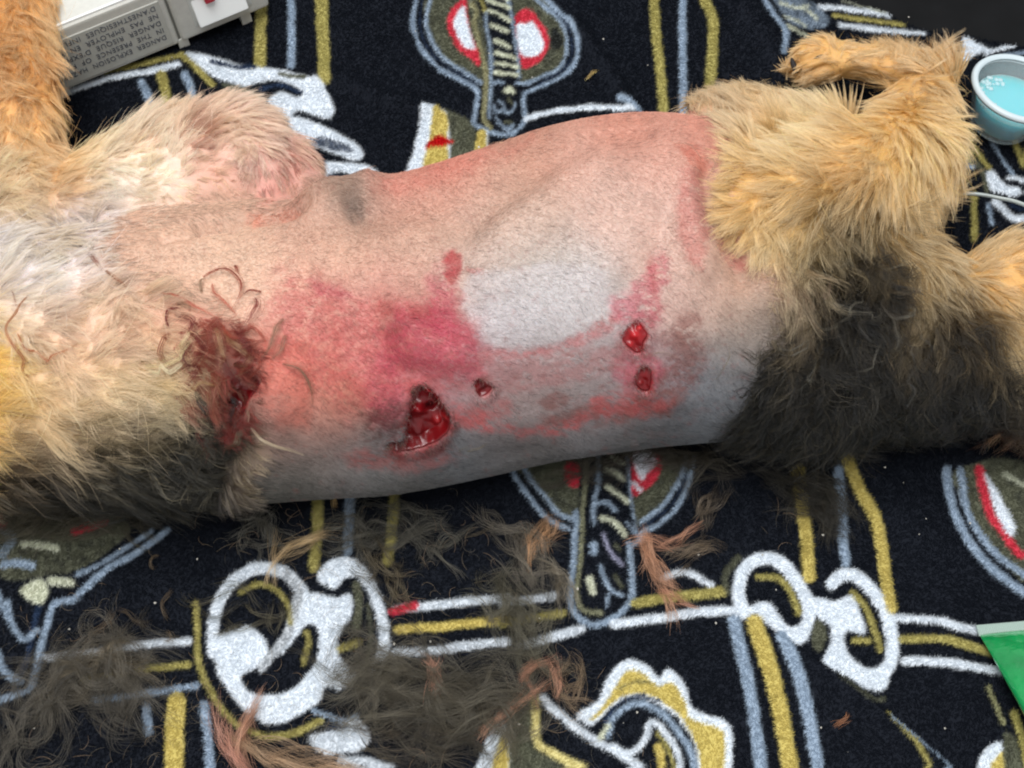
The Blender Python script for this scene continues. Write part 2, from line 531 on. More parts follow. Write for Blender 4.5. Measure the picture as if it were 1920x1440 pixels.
# lower centre medallion
z7 = ((940, 840), 0.25)
Fl(*z7, [(150, 60), (250, 300), (420, 490), (560, 560), (900, 640), (1050, 560), (1200, 430), (1320, 290), (1370, 60)], OLV, 0.95, 0.6)
S(*z7, [(60, 140), (110, 240), (220, 390), (350, 530), (500, 610)], 42, BLU)
S(*z7, [(150, 130), (210, 240), (310, 350), (430, 490), (540, 540)], 42, BLU)
S(*z7, [(1440, 60), (1430, 170), (1390, 310), (1300, 450), (1180, 560), (1060, 620), (1040, 690), (965, 712)], 44, BLU)
S(*z7, [(1385, 60), (1370, 170), (1310, 290), (1200, 430), (1050, 545)], 44, BLU)
S(*z7, [(1420, 110), (1350, 300), (1250, 440), (1050, 590)], 14, NAVY)
Fl(*z7, [(480, 140), (540, 110), (590, 160), (590, 270), (540, 300), (480, 250)], RED)
Fl(*z7, [(975, 60), (1060, 20), (1180, 60), (1200, 140), (1170, 220), (1090, 295), (975, 345)], RED)
Fl(*z7, [(980, 40), (1100, 20), (1165, 110), (1100, 180), (1060, 240), (1020, 180)], WHT, 0.95, 0.2)
S(*z7, [(990, 250), (1040, 310)], 40, WHT, 0.9)
Fl(*z7, [(620, 0), (940, 0), (980, 350), (1020, 640), (960, 760), (950, 1100), (800, 1260), (600, 1200), (580, 700)], BLK)
S(*z7, [(560, 490), (545, 700), (535, 900), (520, 1100), (560, 1250), (680, 1330), (800, 1300), (920, 1210), (980, 1100), (972, 900), (958, 720)], 58, BLU, 0.92)
S(*z7, [(632, 0), (622, 300), (602, 600), (585, 900), (572, 1140), (640, 1228), (750, 1240)], 42, lin((138, 138, 112)))
S(*z7, [(722, 20), (720, 280), (692, 420), (690, 570)], 42, BLU, 0.85)
S(*z7, [(945, 60), (968, 350), (1012, 620)], 22, BLU)
for q, wd_, c_ in (([(820, 60), (910, 112)], 40, CREAM), ([(785, 155), (850, 180), (910, 225)], 46, CREAM), ([(790, 285), (860, 330), (945, 395)], 52, CREAM), ([(690, 425), (780, 408), (850, 465)], 44, BLU), ([(750, 522), (850, 560), (925, 645)], 52, CREAM), ([(940, 555), (1000, 625)], 32, BLU), ([(760, 645), (820, 780), (905, 872)], 32, lin((160, 160, 182))), ([(690, 730), (690, 770)], 80, BLU), ([(740, 880), (762, 960), (820, 1060), (900, 1105)], 42, BLU), ([(660, 980), (690, 1080)], 62, CREAM), ([(850, 950), (900, 1040)], 30, OLV), ([(790, 1190), (802, 1090)], 24, BLU), ([(850, 720), (890, 760)], 26, OLV)):
    S(*z7, q, wd_, c_, 0.95)
z8 = ((960, 900), 0.5)
S(*z8, [(-40, 462), (30, 452), (160, 434)], 36, WHT, 0.85)
S(*z8, [(-40, 540), (60, 520), (190, 500)], 36, GOLD, 0.8)
S(*z8, [(30, 622), (100, 602), (260, 560)], 40, WHT, 0.85)
S(*z8, [(570, 365), (650, 345), (745, 395)], 30, WHT, 0.9)
S(*z8, [(460, 462), (600, 440), (790, 422)], 46, GOLD)
S(*z8, [(385, 542), (560, 520), (720, 495), (890, 492)], 42, WHT, 0.95)
# lower right scrolled flower
S(*z8, [(810, 420), (800, 360), (850, 290)], 30, OLV, 0.8)
S(*z8, [(865, 500), (850, 410), (880, 325), (950, 290), (1020, 318), (1080, 400), (1112, 480), (1105, 545), (1065, 590)], 60, WHT)
Fl(*z8, [(895, 480), (960, 462), (1000, 518), (1040, 552), (1110, 540), (1105, 600), (1060, 622), (1000, 585), (940, 535)], WHT)
S(*z8, [(925, 362), (1000, 368), (1050, 430), (1070, 500)], 28, GOLD)
Fl(*z8, [(1110, 438), (1200, 452), (1272, 438), (1302, 500), (1322, 582), (1252, 570), (1240, 602), (1262, 660), (1312, 702), (1360, 708), (1395, 690), (1405, 780), (1340, 795), (1260, 752), (1200, 732), (1148, 692), (1180, 640), (1190, 560), (1140, 510)], WHT)
S(*z8, [(1198, 392), (1232, 360), (1292, 362), (1352, 425), (1400, 505), (1422, 600), (1415, 690), (1370, 752)], 60, WHT)
S(*z8, [(1275, 425), (1322, 485), (1360, 580), (1378, 640)], 28, GOLD, 0.9)
S(*z8, [(1280, 605), (1335, 607)], 28, GOLD)
Fl(*z8, [(1130, 540), (1160, 530), (1175, 590), (1150, 650), (1120, 620)], OLV)
S(*z8, [(1215, 745), (1330, 830), (1390, 825)], 22, OLV, 0.8)
S(*z8, [(1075, -40), (1092, 100), (1105, 220), (1115, 360)], 58, GOLDB, 0.9)
S(*z8, [(1225, -40), (1240, 150), (1250, 312)], 40, BLU)
S(*z8, [(1255, -80), (1300, 30), (1370, 170), (1400, 380), (1422, 485)], 52, GOLDB, 0.9)
S(*z8, [(828, 530), (870, 700), (900, 860), (935, 1100)], 56, BLU)
S(*z8, [(905, 535), (960, 700), (1000, 860), (1045, 1100)], 72, GOLDB, 0.95)
S(*z8, [(1005, 590), (1060, 720), (1100, 860), (1145, 1100)], 54, BLU)
S(*z8, [(1440, 522), (1580, 532), (1680, 562), (1800, 572), (1950, 580)], 36, WHT, 0.92)
S(*z8, [(1460, 600), (1620, 605), (1780, 648), (1950, 670)], 36, GOLD)
S(*z8, [(1470, 680), (1640, 692), (1830, 722), (1950, 735)], 40, WHT, 0.92)
S(*z8, [(1395, 880), (1500, 1000), (1550, 1090)], 22, GOLD, 0.9)
S(*z8, [(1415, 895), (1520, 985), (1650, 1090)], 24, BLU)
Fl(*z8, [(1660, -40), (1700, 100), (1740, 190), (1810, 280), (1940, 380), (1940, -40)], OLV, 0.95, 0.6)
S(*z8, [(1632, -40), (1650, 100), (1690, 200), (1760, 300), (1850, 380), (1940, 440)], 38, BLU)
S(*z8, [(1680, -40), (1700, 100), (1740, 190), (1810, 280), (1940, 375)], 32, BLU)
S(*z8, [(1750, -40), (1788, 120), (1838, 200), (1900, 280)], 42, RED)
Fl(*z8, [(1770, -30), (1850, 110), (1885, 180), (1862, 215), (1812, 135)], WHT)
S(*z8, [(1815, -30), (1900, 150), (1930, 220)], 24, OLV)
S(*z8, [(1840, -20), (1940, 40)], 20, CREAM, 0.7)
# crown at the bottom
z9 = ((880, 1220), 540 / 1920)
Fl(*z9, [(250, 420), (400, 330), (430, 650), (560, 720), (620, 830), (250, 830)], OLV, 1, 0.55)
Fl(*z9, [(710, 430), (850, 330), (910, 190), (1040, 65), (1180, 105), (1262, 190), (1312, 125), (1400, 190), (1450, 280), (1490, 400), (1690, 470), (1745, 580), (1725, 840), (1540, 840), (1500, 650), (1440, 530), (1330, 420), (1200, 340), (1080, 320), (960, 370), (880, 450), (800, 505)], WHT)
Fl(*z9, [(790, 470), (885, 375), (960, 255), (1055, 140), (1165, 165), (1258, 250), (1330, 215), (1395, 280), (1445, 405), (1480, 470), (1655, 525), (1695, 600), (1680, 840), (1560, 840), (1510, 640), (1430, 490), (1330, 385), (1200, 305), (1080, 292), (950, 355), (865, 440)], GOLDB)
S(*z9, [(985, 260), (1100, 212), (1190, 215)], 16, OLV, 0.8)
S(*z9, [(930, 570), (950, 470), (1040, 382), (1150, 360), (1280, 430), (1380, 540), (1460, 660), (1510, 830)], 52, BLU)
S(*z9, [(900, 480), (1000, 350), (1130, 310), (1260, 340)], 24, NAVY)
S(*z9, [(480, 310), (600, 430), (760, 560), (900, 640), (1050, 722), (1170, 800)], 66, WHT, 0.9)
S(*z9, [(950, 640), (1050, 690), (1140, 640), (1185, 560), (1190, 500), (1240, 495), (1310, 570), (1370, 660), (1415, 830)], 56, WHT, 0.9)
S(*z9, [(1250, 560), (1310, 640), (1370, 800)], 30, GOLD)
S(*z9, [(1255, 650), (1285, 760)], 62, GOLDB)
S(*z9, [(870, 590), (925, 510)], 44, CREAM)
S(*z9, [(430, 310), (440, 460), (450, 610), (560, 690), (760, 790)], 70, lin((214, 202, 140)))
Fl(*z9, [(200, 485), (240, 520), (258, 830), (40, 840), (90, 660), (130, 560)], WHT)
Fl(*z9, [(185, 640), (240, 560), (258, 830), (140, 840)], GOLDB)
# lower right corner
z10 = ((1700, 1140), 220 / 1056)
Fl(*z10, [(680, 1290), (780, 1215), (840, 1240), (855, 1480), (640, 1480)], WHT)
Fl(*z10, [(770, 1380), (850, 1300), (880, 1480), (740, 1480)], GOLDB)
Fl(*z10, [(850, 1150), (950, 1180), (1060, 1480), (880, 1480)], OLV, 1, 0.5)
S(*z10, [(955, 960), (1010, 1150), (1070, 1400)], 84, GOLD)
S(*z10, [(715, 730), (790, 880), (855, 1045)], 52, lin((150, 148, 110)))
CAN = CAN.reshape(CH, CW, 3)


def refl(v, hi):
    v = np.abs(v)
    v = np.mod(v, 2 * hi)
    return np.where(v > hi, 2 * hi - v, v)


def pattern(px):
    x = np.clip(refl(px[:, 0], 1918) / RES, 0, CW - 1.001)
    y = np.clip(refl(px[:, 1], 1438) / RES, 0, CH - 1.001)
    xi, yi = x.astype(int), y.astype(int)
    fx, fy = (x - xi)[:, None], (y - yi)[:, None]
    x1, y1 = np.minimum(xi + 1, CW - 1), np.minimum(yi + 1, CH - 1)
    return (CAN[yi, xi] * (1 - fx) + CAN[yi, x1] * fx) * (1 - fy) + (CAN[y1, xi] * (1 - fx) + CAN[y1, x1] * fx) * fy


# relief of the blanket: soft folds and one fold edge
FOLDS = [  # pixel path, half width (px), height (m)
    ([(600, 132), (640, 146), (700, 172), (790, 205)], 15, 0.0042),
    ([(1075, 40), (1140, 130), (1195, 215)], 13, 0.0045),
    ([(1400, 20), (1440, 80), (1475, 150)], 20, 0.0045),
    ([(0, 1020), (200, 1080), (400, 1120)], 60, 0.0022),
    ([(1300, 1010), (1420, 1150), (1600, 1300)], 40, 0.002),
    ([(600, 1440), (720, 1380), (800, 1330)], 40, 0.002),
    ([(1700, 960), (1760, 1100), (1840, 1260)], 50, 0.003),
]
STEP = crom([(1440, 1170), (1500, 1222), (1560, 1265), (1635, 1320), (1685, 1365), (1760, 1430), (1900, 1560), (2100, 1720)], 4)
EDGE = np.array([(1440, -90), (1579, 5), (1665, 24), (1698, 41), (1747, 54), (1822, 66), (1898, 83), (1990, 100), (2400, 180)], float)


def blanket_z(px):
    z = 0.0042 * fbm(px[:, 0] * 0.004, px[:, 1] * 0.004, 5, 2) + 0.0006 * fbm(px[:, 0] * 0.02, px[:, 1] * 0.02, 8, 2)
    for p, wd, h in FOLDS:
        pl = crom(p, 4)
        k = (np.abs(px - pl.mean(0)).max(1) < 700)
        z[k] += h * np.exp(-(seg_dist(px[k], pl) / wd) ** 2)
    # folded-over layer on the lower left of STEP
    k = (px[:, 0] > 1200) & (px[:, 1] > 1000)
    if k.any():
        Y = px[k]
        d = seg_dist(Y, STEP)
        yl = np.interp(Y[:, 0], STEP[:, 0], STEP[:, 1])
        side = np.where(Y[:, 1] > yl, 1.0, -1.0) * d
        fade = np.clip((Y[:, 0] - 1430) / 120, 0, 1)
        z[k] += fade * 0.0075 * np.clip(0.5 + side / 9, 0, 1) * np.exp(-np.clip(side, 0, None) / 190)
    return z


def on_blanket(px):
    return ~((px[:, 0] > 1440) & (px[:, 1] < np.interp(px[:, 0], EDGE[:, 0], EDGE[:, 1])))


NX, NY = 620, 560
X0, X1, Y0, Y1 = -0.36, 0.36, -0.26, 0.36
xs, ys = np.meshgrid(np.linspace(X0, X1, NX), np.linspace(Y0, Y1, NY))
P = np.stack([xs.ravel(), ys.ravel(), np.zeros(NX * NY)], 1)
pp = to_px(P)
P[:, 2] = blanket_z(pp)
ok = on_blanket(pp)
idx = np.arange(NX * NY).reshape(NY, NX)
F = np.stack([idx[:-1, :-1].ravel(), idx[:-1, 1:].ravel(), idx[1:, 1:].ravel(), idx[1:, :-1].ravel()], 1)
F = F[ok[F].all(1)]
used = np.unique(F)
remap = -np.ones(NX * NY, int)
remap[used] = np.arange(len(used))
P, F, pp = P[used], remap[F], pp[used]
me = bpy.data.meshes.new('cloth')
me.vertices.add(len(P))
me.vertices.foreach_set('co', P.astype(np.float32).ravel())
me.loops.add(F.size)
me.loops.foreach_set('vertex_index', F.ravel().astype(np.int32))
me.polygons.add(len(F))
me.polygons.foreach_set('loop_start', np.arange(0, F.size, 4, dtype=np.int32))
me.update(calc_edges=True)
me.polygons.foreach_set('use_smooth', np.ones(len(F), bool))
set_col(me, pattern(pp))
me.materials.append(node_mat('fleece_cloth', attr='col', rough=0.95, spec=0.1, noise=0.06, nscale=900))
blanket = empty('fleece_blanket', (0, 0, 0))
tag(blanket, 'black fleece blanket printed with white and gold scrolls, bands and medallions', 'blanket')
cloth = bpy.data.objects.new('cloth', me)
COL.objects.link(cloth)
adopt(cloth, blanket)

# fleece pile
NB = 1100000
u = rng.random((NB, 2))
root = np.stack([X0 + u[:, 0] * (X1 - X0), Y0 + u[:, 1] * (Y1 - Y0), np.zeros(NB)], 1)
rp = to_px(root)
keep = on_blanket(rp)
root, rp = root[keep], rp[keep]
NB = len(root)
root[:, 2] = blanket_z(rp) - 0.0002
ang = 0.75 + 1.3 * fbm(root[:, 0] * 260, root[:, 1] * 260, 14, 2) + 2.4 * fbm(root[:, 0] * 60, root[:, 1] * 60, 24, 2) + rng.normal(0, 0.55, NB)
ln = 0.0017 * rng.uniform(0.55, 1.35, NB)
tilt = rng.uniform(0.85, 1.2, NB)
d1 = np.stack([np.cos(ang) * np.sin(tilt * 0.6), np.sin(ang) * np.sin(tilt * 0.6), np.cos(tilt * 0.6)], 1)
d2 = np.stack([np.cos(ang) * np.sin(tilt * 1.3), np.sin(ang) * np.sin(tilt * 1.3), np.cos(tilt * 1.3)], 1)
pts = np.stack([root, root + d1 * (ln * 0.5)[:, None], root + (d1 * 0.5 + d2 * 0.5) * ln[:, None]], 1)
pc = pattern(rp) * rng.uniform(0.92, 1.08, (NB, 1)) * (1 + 0.08 * fbm(root[:, 0] * 500, root[:, 1] * 500, 33, 2))[:, None]
fib = hair_mat('fleece_fibre', 1.0, 0.0)
nt = fib.node_tree
tl = nt.nodes.new('ShaderNodeBsdfTranslucent')
nt.links.new(nt.nodes['Attribute'].outputs['Color'], tl.inputs['Color'])
mx = nt.nodes.new('ShaderNodeMixShader')
mx.inputs[0].default_value = 0.3
nt.links.new(nt.nodes['Principled BSDF'].outputs[0], mx.inputs[1])
nt.links.new(tl.outputs[0], mx.inputs[2])
nt.links.new(mx.outputs[0], nt.nodes['Material Output'].inputs['Surface'])
pile = hair_obj('fleece_pile', pts, np.array([0.00013, 0.00012, 0.00006]), pc, fib)
adopt(pile, blanket)
tag(pile, kind='stuff')

# ------------------------------------------------------------------ dog: one continuous body
dog = empty('dog', tuple(at(960, 560, 0.0)))
tag(dog, 'sedated dog with tan and dark grey coat lying on its side, flank shaved, wounded', 'dog')


def ring(T, B, zc, r2, n=30):
    T, B = np.array(T, float), np.array(B, float)
    C = at(*(T + B) / 2, zc)
    dep = (C - CAM) @ CF
    dv = (T - B) / 2
    uu = (dv[0] * CR - dv[1] * CU) * dep / FPX
    vd = (C - CAM) / np.linalg.norm(C - CAM)
    th = np.linspace(0, 2 * np.pi, n, endpoint=False)
    return C + np.cos(th)[:, None] * uu + np.sin(th)[:, None] * (-vd) * r2


def loft(stations, n=30):
    """stations: (T, B, zc, r2); closed with rounded ends"""
    st = list(stations)

    def cap(a, b):
        out = []
        for f, s in ((0.35, 0.86), (0.62, 0.55)):
            ta, ba = np.array(a[0], float), np.array(a[1], float)
            ca, cb = (ta + ba) / 2, (np.array(b[0], float) + np.array(b[1], float)) / 2
            d = (ca - cb) / max(np.linalg.norm(ca - cb), 1e-6)
            off = d * np.linalg.norm(ta - ba) / 2 * f
            h = (ta - ba) / 2 * s
            out.append((ca + off + h, ca + off - h, a[2], a[3] * s))
        return out
    st = cap(st[0], st[1])[::-1] + st + cap(st[-1], st[-2])
    # smooth the stations
    arr = np.array([[*s[0], *s[1], s[2], s[3]] for s in st], float)
    arr = crom(arr, 4)
    V, Fc = [], []
    for k, s in enumerate(arr):
        V.append(ring(s[0:2], s[2:4], s[4], s[5], n))
    m = len(V)
    V = np.vstack(V)
    for k in range(m - 1):
        for j in range(n):
            a, b = k * n + j, k * n + (j + 1) % n
            Fc.append((a, b, b + n, a + n))
    Fc.append(tuple(range(n))[::-1])
    Fc.append(tuple((m - 1) * n + j for j in range(n)))
    return V, Fc


BODY = [
    # trunk
    [((-260, 470), (-260, 930), .055, .052), ((-120, 450), (-120, 935), .056, .054), ((0, 440), (0, 935), .056, .055), ((160, 432), (140, 942), .057, .056),
     ((320, 424), (290, 945), .057, .056), ((470, 408), (440, 945), .057, .056), ((590, 362), (610, 934), .057, .057), ((740, 332), (760, 922), .058, .058),
     ((880, 292), (910, 893), .060, .060), ((1030, 238), (1060, 860), .061, .061), ((1190, 212), (1220, 838), .061, .061), ((1340, 224), (1370, 825), .060, .060),
     ((1480, 270), (1510, 815), .056, .054), ((1620, 330), (1650, 810), .052, .048), ((1740, 430), (1760, 800), .046, .042), ((1830, 530), (1840, 790), .042, .036)],
    # upper arm and elbow of the far foreleg
    [((110, 300), (150, 470), .050, .038), ((210, 250), (240, 450), .048, .036), ((310, 215), (340, 478), .047, .038), ((410, 192), (445, 472), .046, .038),
     ((485, 200), (532, 458), .045, .036), ((528, 240), (565, 430), .042, .030)],
    # fold of skin joining arm and chest
    [((190, 395), (200, 490), .062, .034), ((330, 388), (340, 482), .064, .034), ((450, 378), (460, 468), .062, .033), ((535, 372), (552, 450), .056, .030)],
    # forearm rising to the upper left
    [((-95, -190), (90, -190), .045, .024), ((-80, -40), (104, -40), .046, .025), ((-70, 100), (102, 100), .050, .027), ((-75, 220), (108, 220), .054, .030), ((-80, 320), (118, 320), .055, .032), ((-60, 410), (110, 410), .052, .032)],
    # near thigh
    [((1425, 320), (1440, 385), .098, .020), ((1470, 265), (1490, 420), .094, .032), ((1545, 240), (1560, 440), .088, .038), ((1635, 222), (1645, 450), .082, .038),
     ((1705, 205), (1710, 430), .074, .034), ((1750, 220), (1755, 380), .064, .028)],
    # shank up to the hock
    [((1630, 240), (1778, 262), .070, .028), ((1662, 185), (1786, 190), .056, .024), ((1700, 132), (1786, 128), .046, .018), ((1738, 108), (1784, 102), .042, .012)],
    # hind foot lying towards the left
    [((1782, 100), (1782, 160), .040, .013), ((1700, 98), (1705, 172), .038, .014), ((1620, 84), (1630, 148), .036, .014), ((1550, 72), (1560, 150), .034, .015), ((1505, 82), (1515, 158), .033, .014), ((1484, 104), (1490, 146), .032, .010)],
    # thigh of the other hind leg behind
    [((1310, 185), (1330, 260), .040, .026), ((1390, 170), (1410, 280), .042, .030), ((1470, 175), (1480, 290), .042, .030), ((1560, 200), (1560, 300), .040, .028)],
    # lower hind leg, tan, running out to the right
    [((1770, 500), (1800, 640), .048, .026), ((1850, 468), (1880, 672), .046, .028), ((1940, 455), (1960, 700), .044, .028), ((2060, 440), (2070, 690), .040, .026), ((2180, 420), (2190, 640), .036, .024)],
    # rump and tail root, dark
    [((1640, 560), (1690, 800), .042, .034), ((1740, 590), (1770, 805), .040, .034), ((1840, 640), (1850, 800), .036, .030), ((1930, 690), (1935, 810), .032, .024), ((2040, 720), (2040, 810), .028, .018)],
]
VV, FF = [], []
off = 0
for st in BODY:
    v_, f_ = loft(st)
    VV.append(v_)
    FF += [tuple(i + off for i in q) for q in f_]
    off += len(v_)
VV = np.vstack(VV)
VV[:, 2] = np.maximum(VV[:, 2], 0.002)
me = bpy.data.meshes.new('tmp')
me.from_pydata([tuple(v) for v in VV], [], FF)
tmp = bpy.data.objects.new('tmp', me)
COL.objects.link(tmp)
m_ = tmp.modifiers.new('r', 'REMESH')
m_.mode = 'VOXEL'
m_.voxel_size = 0.0011
m_ = tmp.modifiers.new('s', 'SMOOTH')
m_.factor, m_.iterations = 0.5, 26
dg = bpy.context.evaluated_depsgraph_get()
body_me = bpy.data.meshes.new_from_object(tmp.evaluated_get(dg))
body_me.name = 'body'
bpy.data.objects.remove(tmp)
nv = len(body_me.vertices)
V = np.empty(nv * 3, np.float32)
body_me.vertices.foreach_get('co', V)
V = V.reshape(-1, 3).astype(float)


def normals(me, n):
    N = np.empty(n * 3, np.float32)
    me.vertices.foreach_get('normal', N)
    return N.reshape(-1, 3).astype(float)


N = normals(body_me, nv)
PX = to_px(V)
vdir = V - CAM
vdir /= np.linalg.norm(vdir, axis=1)[:, None]
facing = np.clip(-(N * vdir).sum(1) * 2.5, 0, 1)

# surface relief: ribs, folds, swellings (pixel path, half width px, height m)
RELIEF = [
    ([(370, 424), (430, 412), (500, 404), (580, 392)], 13, -0.0032),
    ([(590, 385), (640, 355), (690, 352)], 34, 0.0045),
    ([(640, 385), (670, 378)], 22, 0.0015),
    ([(870, 440), (930, 380), (1010, 315), (1100, 262), (1200, 235)], 34, -0.0030),
    ([(900, 480), (1000, 400), (1120, 330)], 60, 0.0025),
    ([(700, 350), (800, 330), (920, 290)], 26, 0.0018),
    ([(690, 400), (760, 385), (860, 400)], 40, -0.0020),
    ([(600, 470), (640, 560), (650, 680)], 34, 0.0010), ([(700, 450), (745, 560), (760, 660)], 26, 0.0012), ([(790, 440), (840, 560)], 26, 0.0009),
    ([(770, 590), (800, 640), (850, 660)], 48, 0.0040),
    ([(690, 720), (730, 770)], 44, 0.0028),
    ([(1330, 330), (1350, 420), (1400, 520)], 28, -0.0040), ([(1290, 320), (1300, 420), (1320, 500)], 30, 0.0016),
    ([(1200, 620), (1240, 640)], 50, 0.0016), ([(1220, 720), (1260, 740)], 40, 0.0012),
    ([(440, 640), (470, 700), (520, 750)], 54, 0.0026), ([(560, 660), (585, 740), (575, 800)], 16, -0.0004),
    ([(1150, 560), (1230, 480), (1240, 420)], 30, -0.0012),
    ([(420, 850), (390, 920)], 26, -0.0040), ([(1476, 112), (1510, 112), (1548, 98)], 7, -0.0016), ([(1482, 140), (1520, 135), (1552, 124)], 7, -0.0016), ([(620, 900), (700, 905), (780, 880)], 30, 0.0012), ([(930, 860), (1000, 850)], 26, -0.0012), ([(1090, 840), (1180, 830)], 26, 0.0010), ([(330, 300), (400, 285), (470, 290)], 22, 0.0014), ([(300, 445), (400, 425), (480, 412), (560, 398)], 9, -0.0026),
    ([(860, 520), (900, 620), (960, 660), (1060, 650)], 22, -0.0006),
]
for p_, wd, h in RELIEF:
    pl = crom(p_, 4)
    k = (np.abs(PX - pl.mean(0)).max(1) < 420) & (facing > 0)
    V[k] += N[k] * (h * 1.9 * facing[k] * np.exp(-(seg_dist(PX[k], pl) / wd) ** 2))[:, None]
V += N * (0.0007 * fbm(PX[:, 0] * 0.016, PX[:, 1] * 0.016, 40, 3) * facing)[:, None]
FA0 = None

zw = ((640, 400), 0.375)
zv = ((0, 400), 0.375)
WOUNDS = {  # outline, depth of the pit, lumpiness, swell of the flesh, label
    'gash': (zz([(352, 930), (360, 882), (400, 860), (460, 900), (510, 970), (540, 1030), (530, 1090), (470, 1140), (400, 1168), (300, 1182), (238, 1162), (250, 1140), (318, 1128), (328, 1050)], *zw), .0062),
    'puncture_bright': (zz([(1405, 610), (1440, 560), (1480, 545), (1525, 600), (1505, 640), (1495, 678), (1470, 692), (1420, 655)], *zw), .0015),
    'puncture_low': (zz([(1468, 822), (1498, 772), (1532, 768), (1548, 820), (1532, 880), (1488, 870)], *zw), .0020),
    'puncture_small': (zz([(668, 850), (690, 828), (722, 850), (752, 870), (732, 902), (690, 912)], *zw), .0022),
    'tear_in_fur': (zz([(1100, 880), (1170, 830), (1255, 785), (1298, 850), (1245, 925), (1205, 1005), (1140, 960)], *zv), .0040),
}
V0 = V.copy()
for nm, (pl, dpt) in WOUNDS.items():
    pl = crom(pl, 5, True)
    k = (np.abs(PX - pl.mean(0)).max(1) < 140) & (facing > 0)
    d = poly_sdf(PX[k], pl)
    h = -dpt * 1.4 * np.clip(0.3 - d / 8, 0, 1) + 0.0007 * np.exp(-((d - 9) / 8) ** 2)
    V[k] += N[k] * h[:, None]

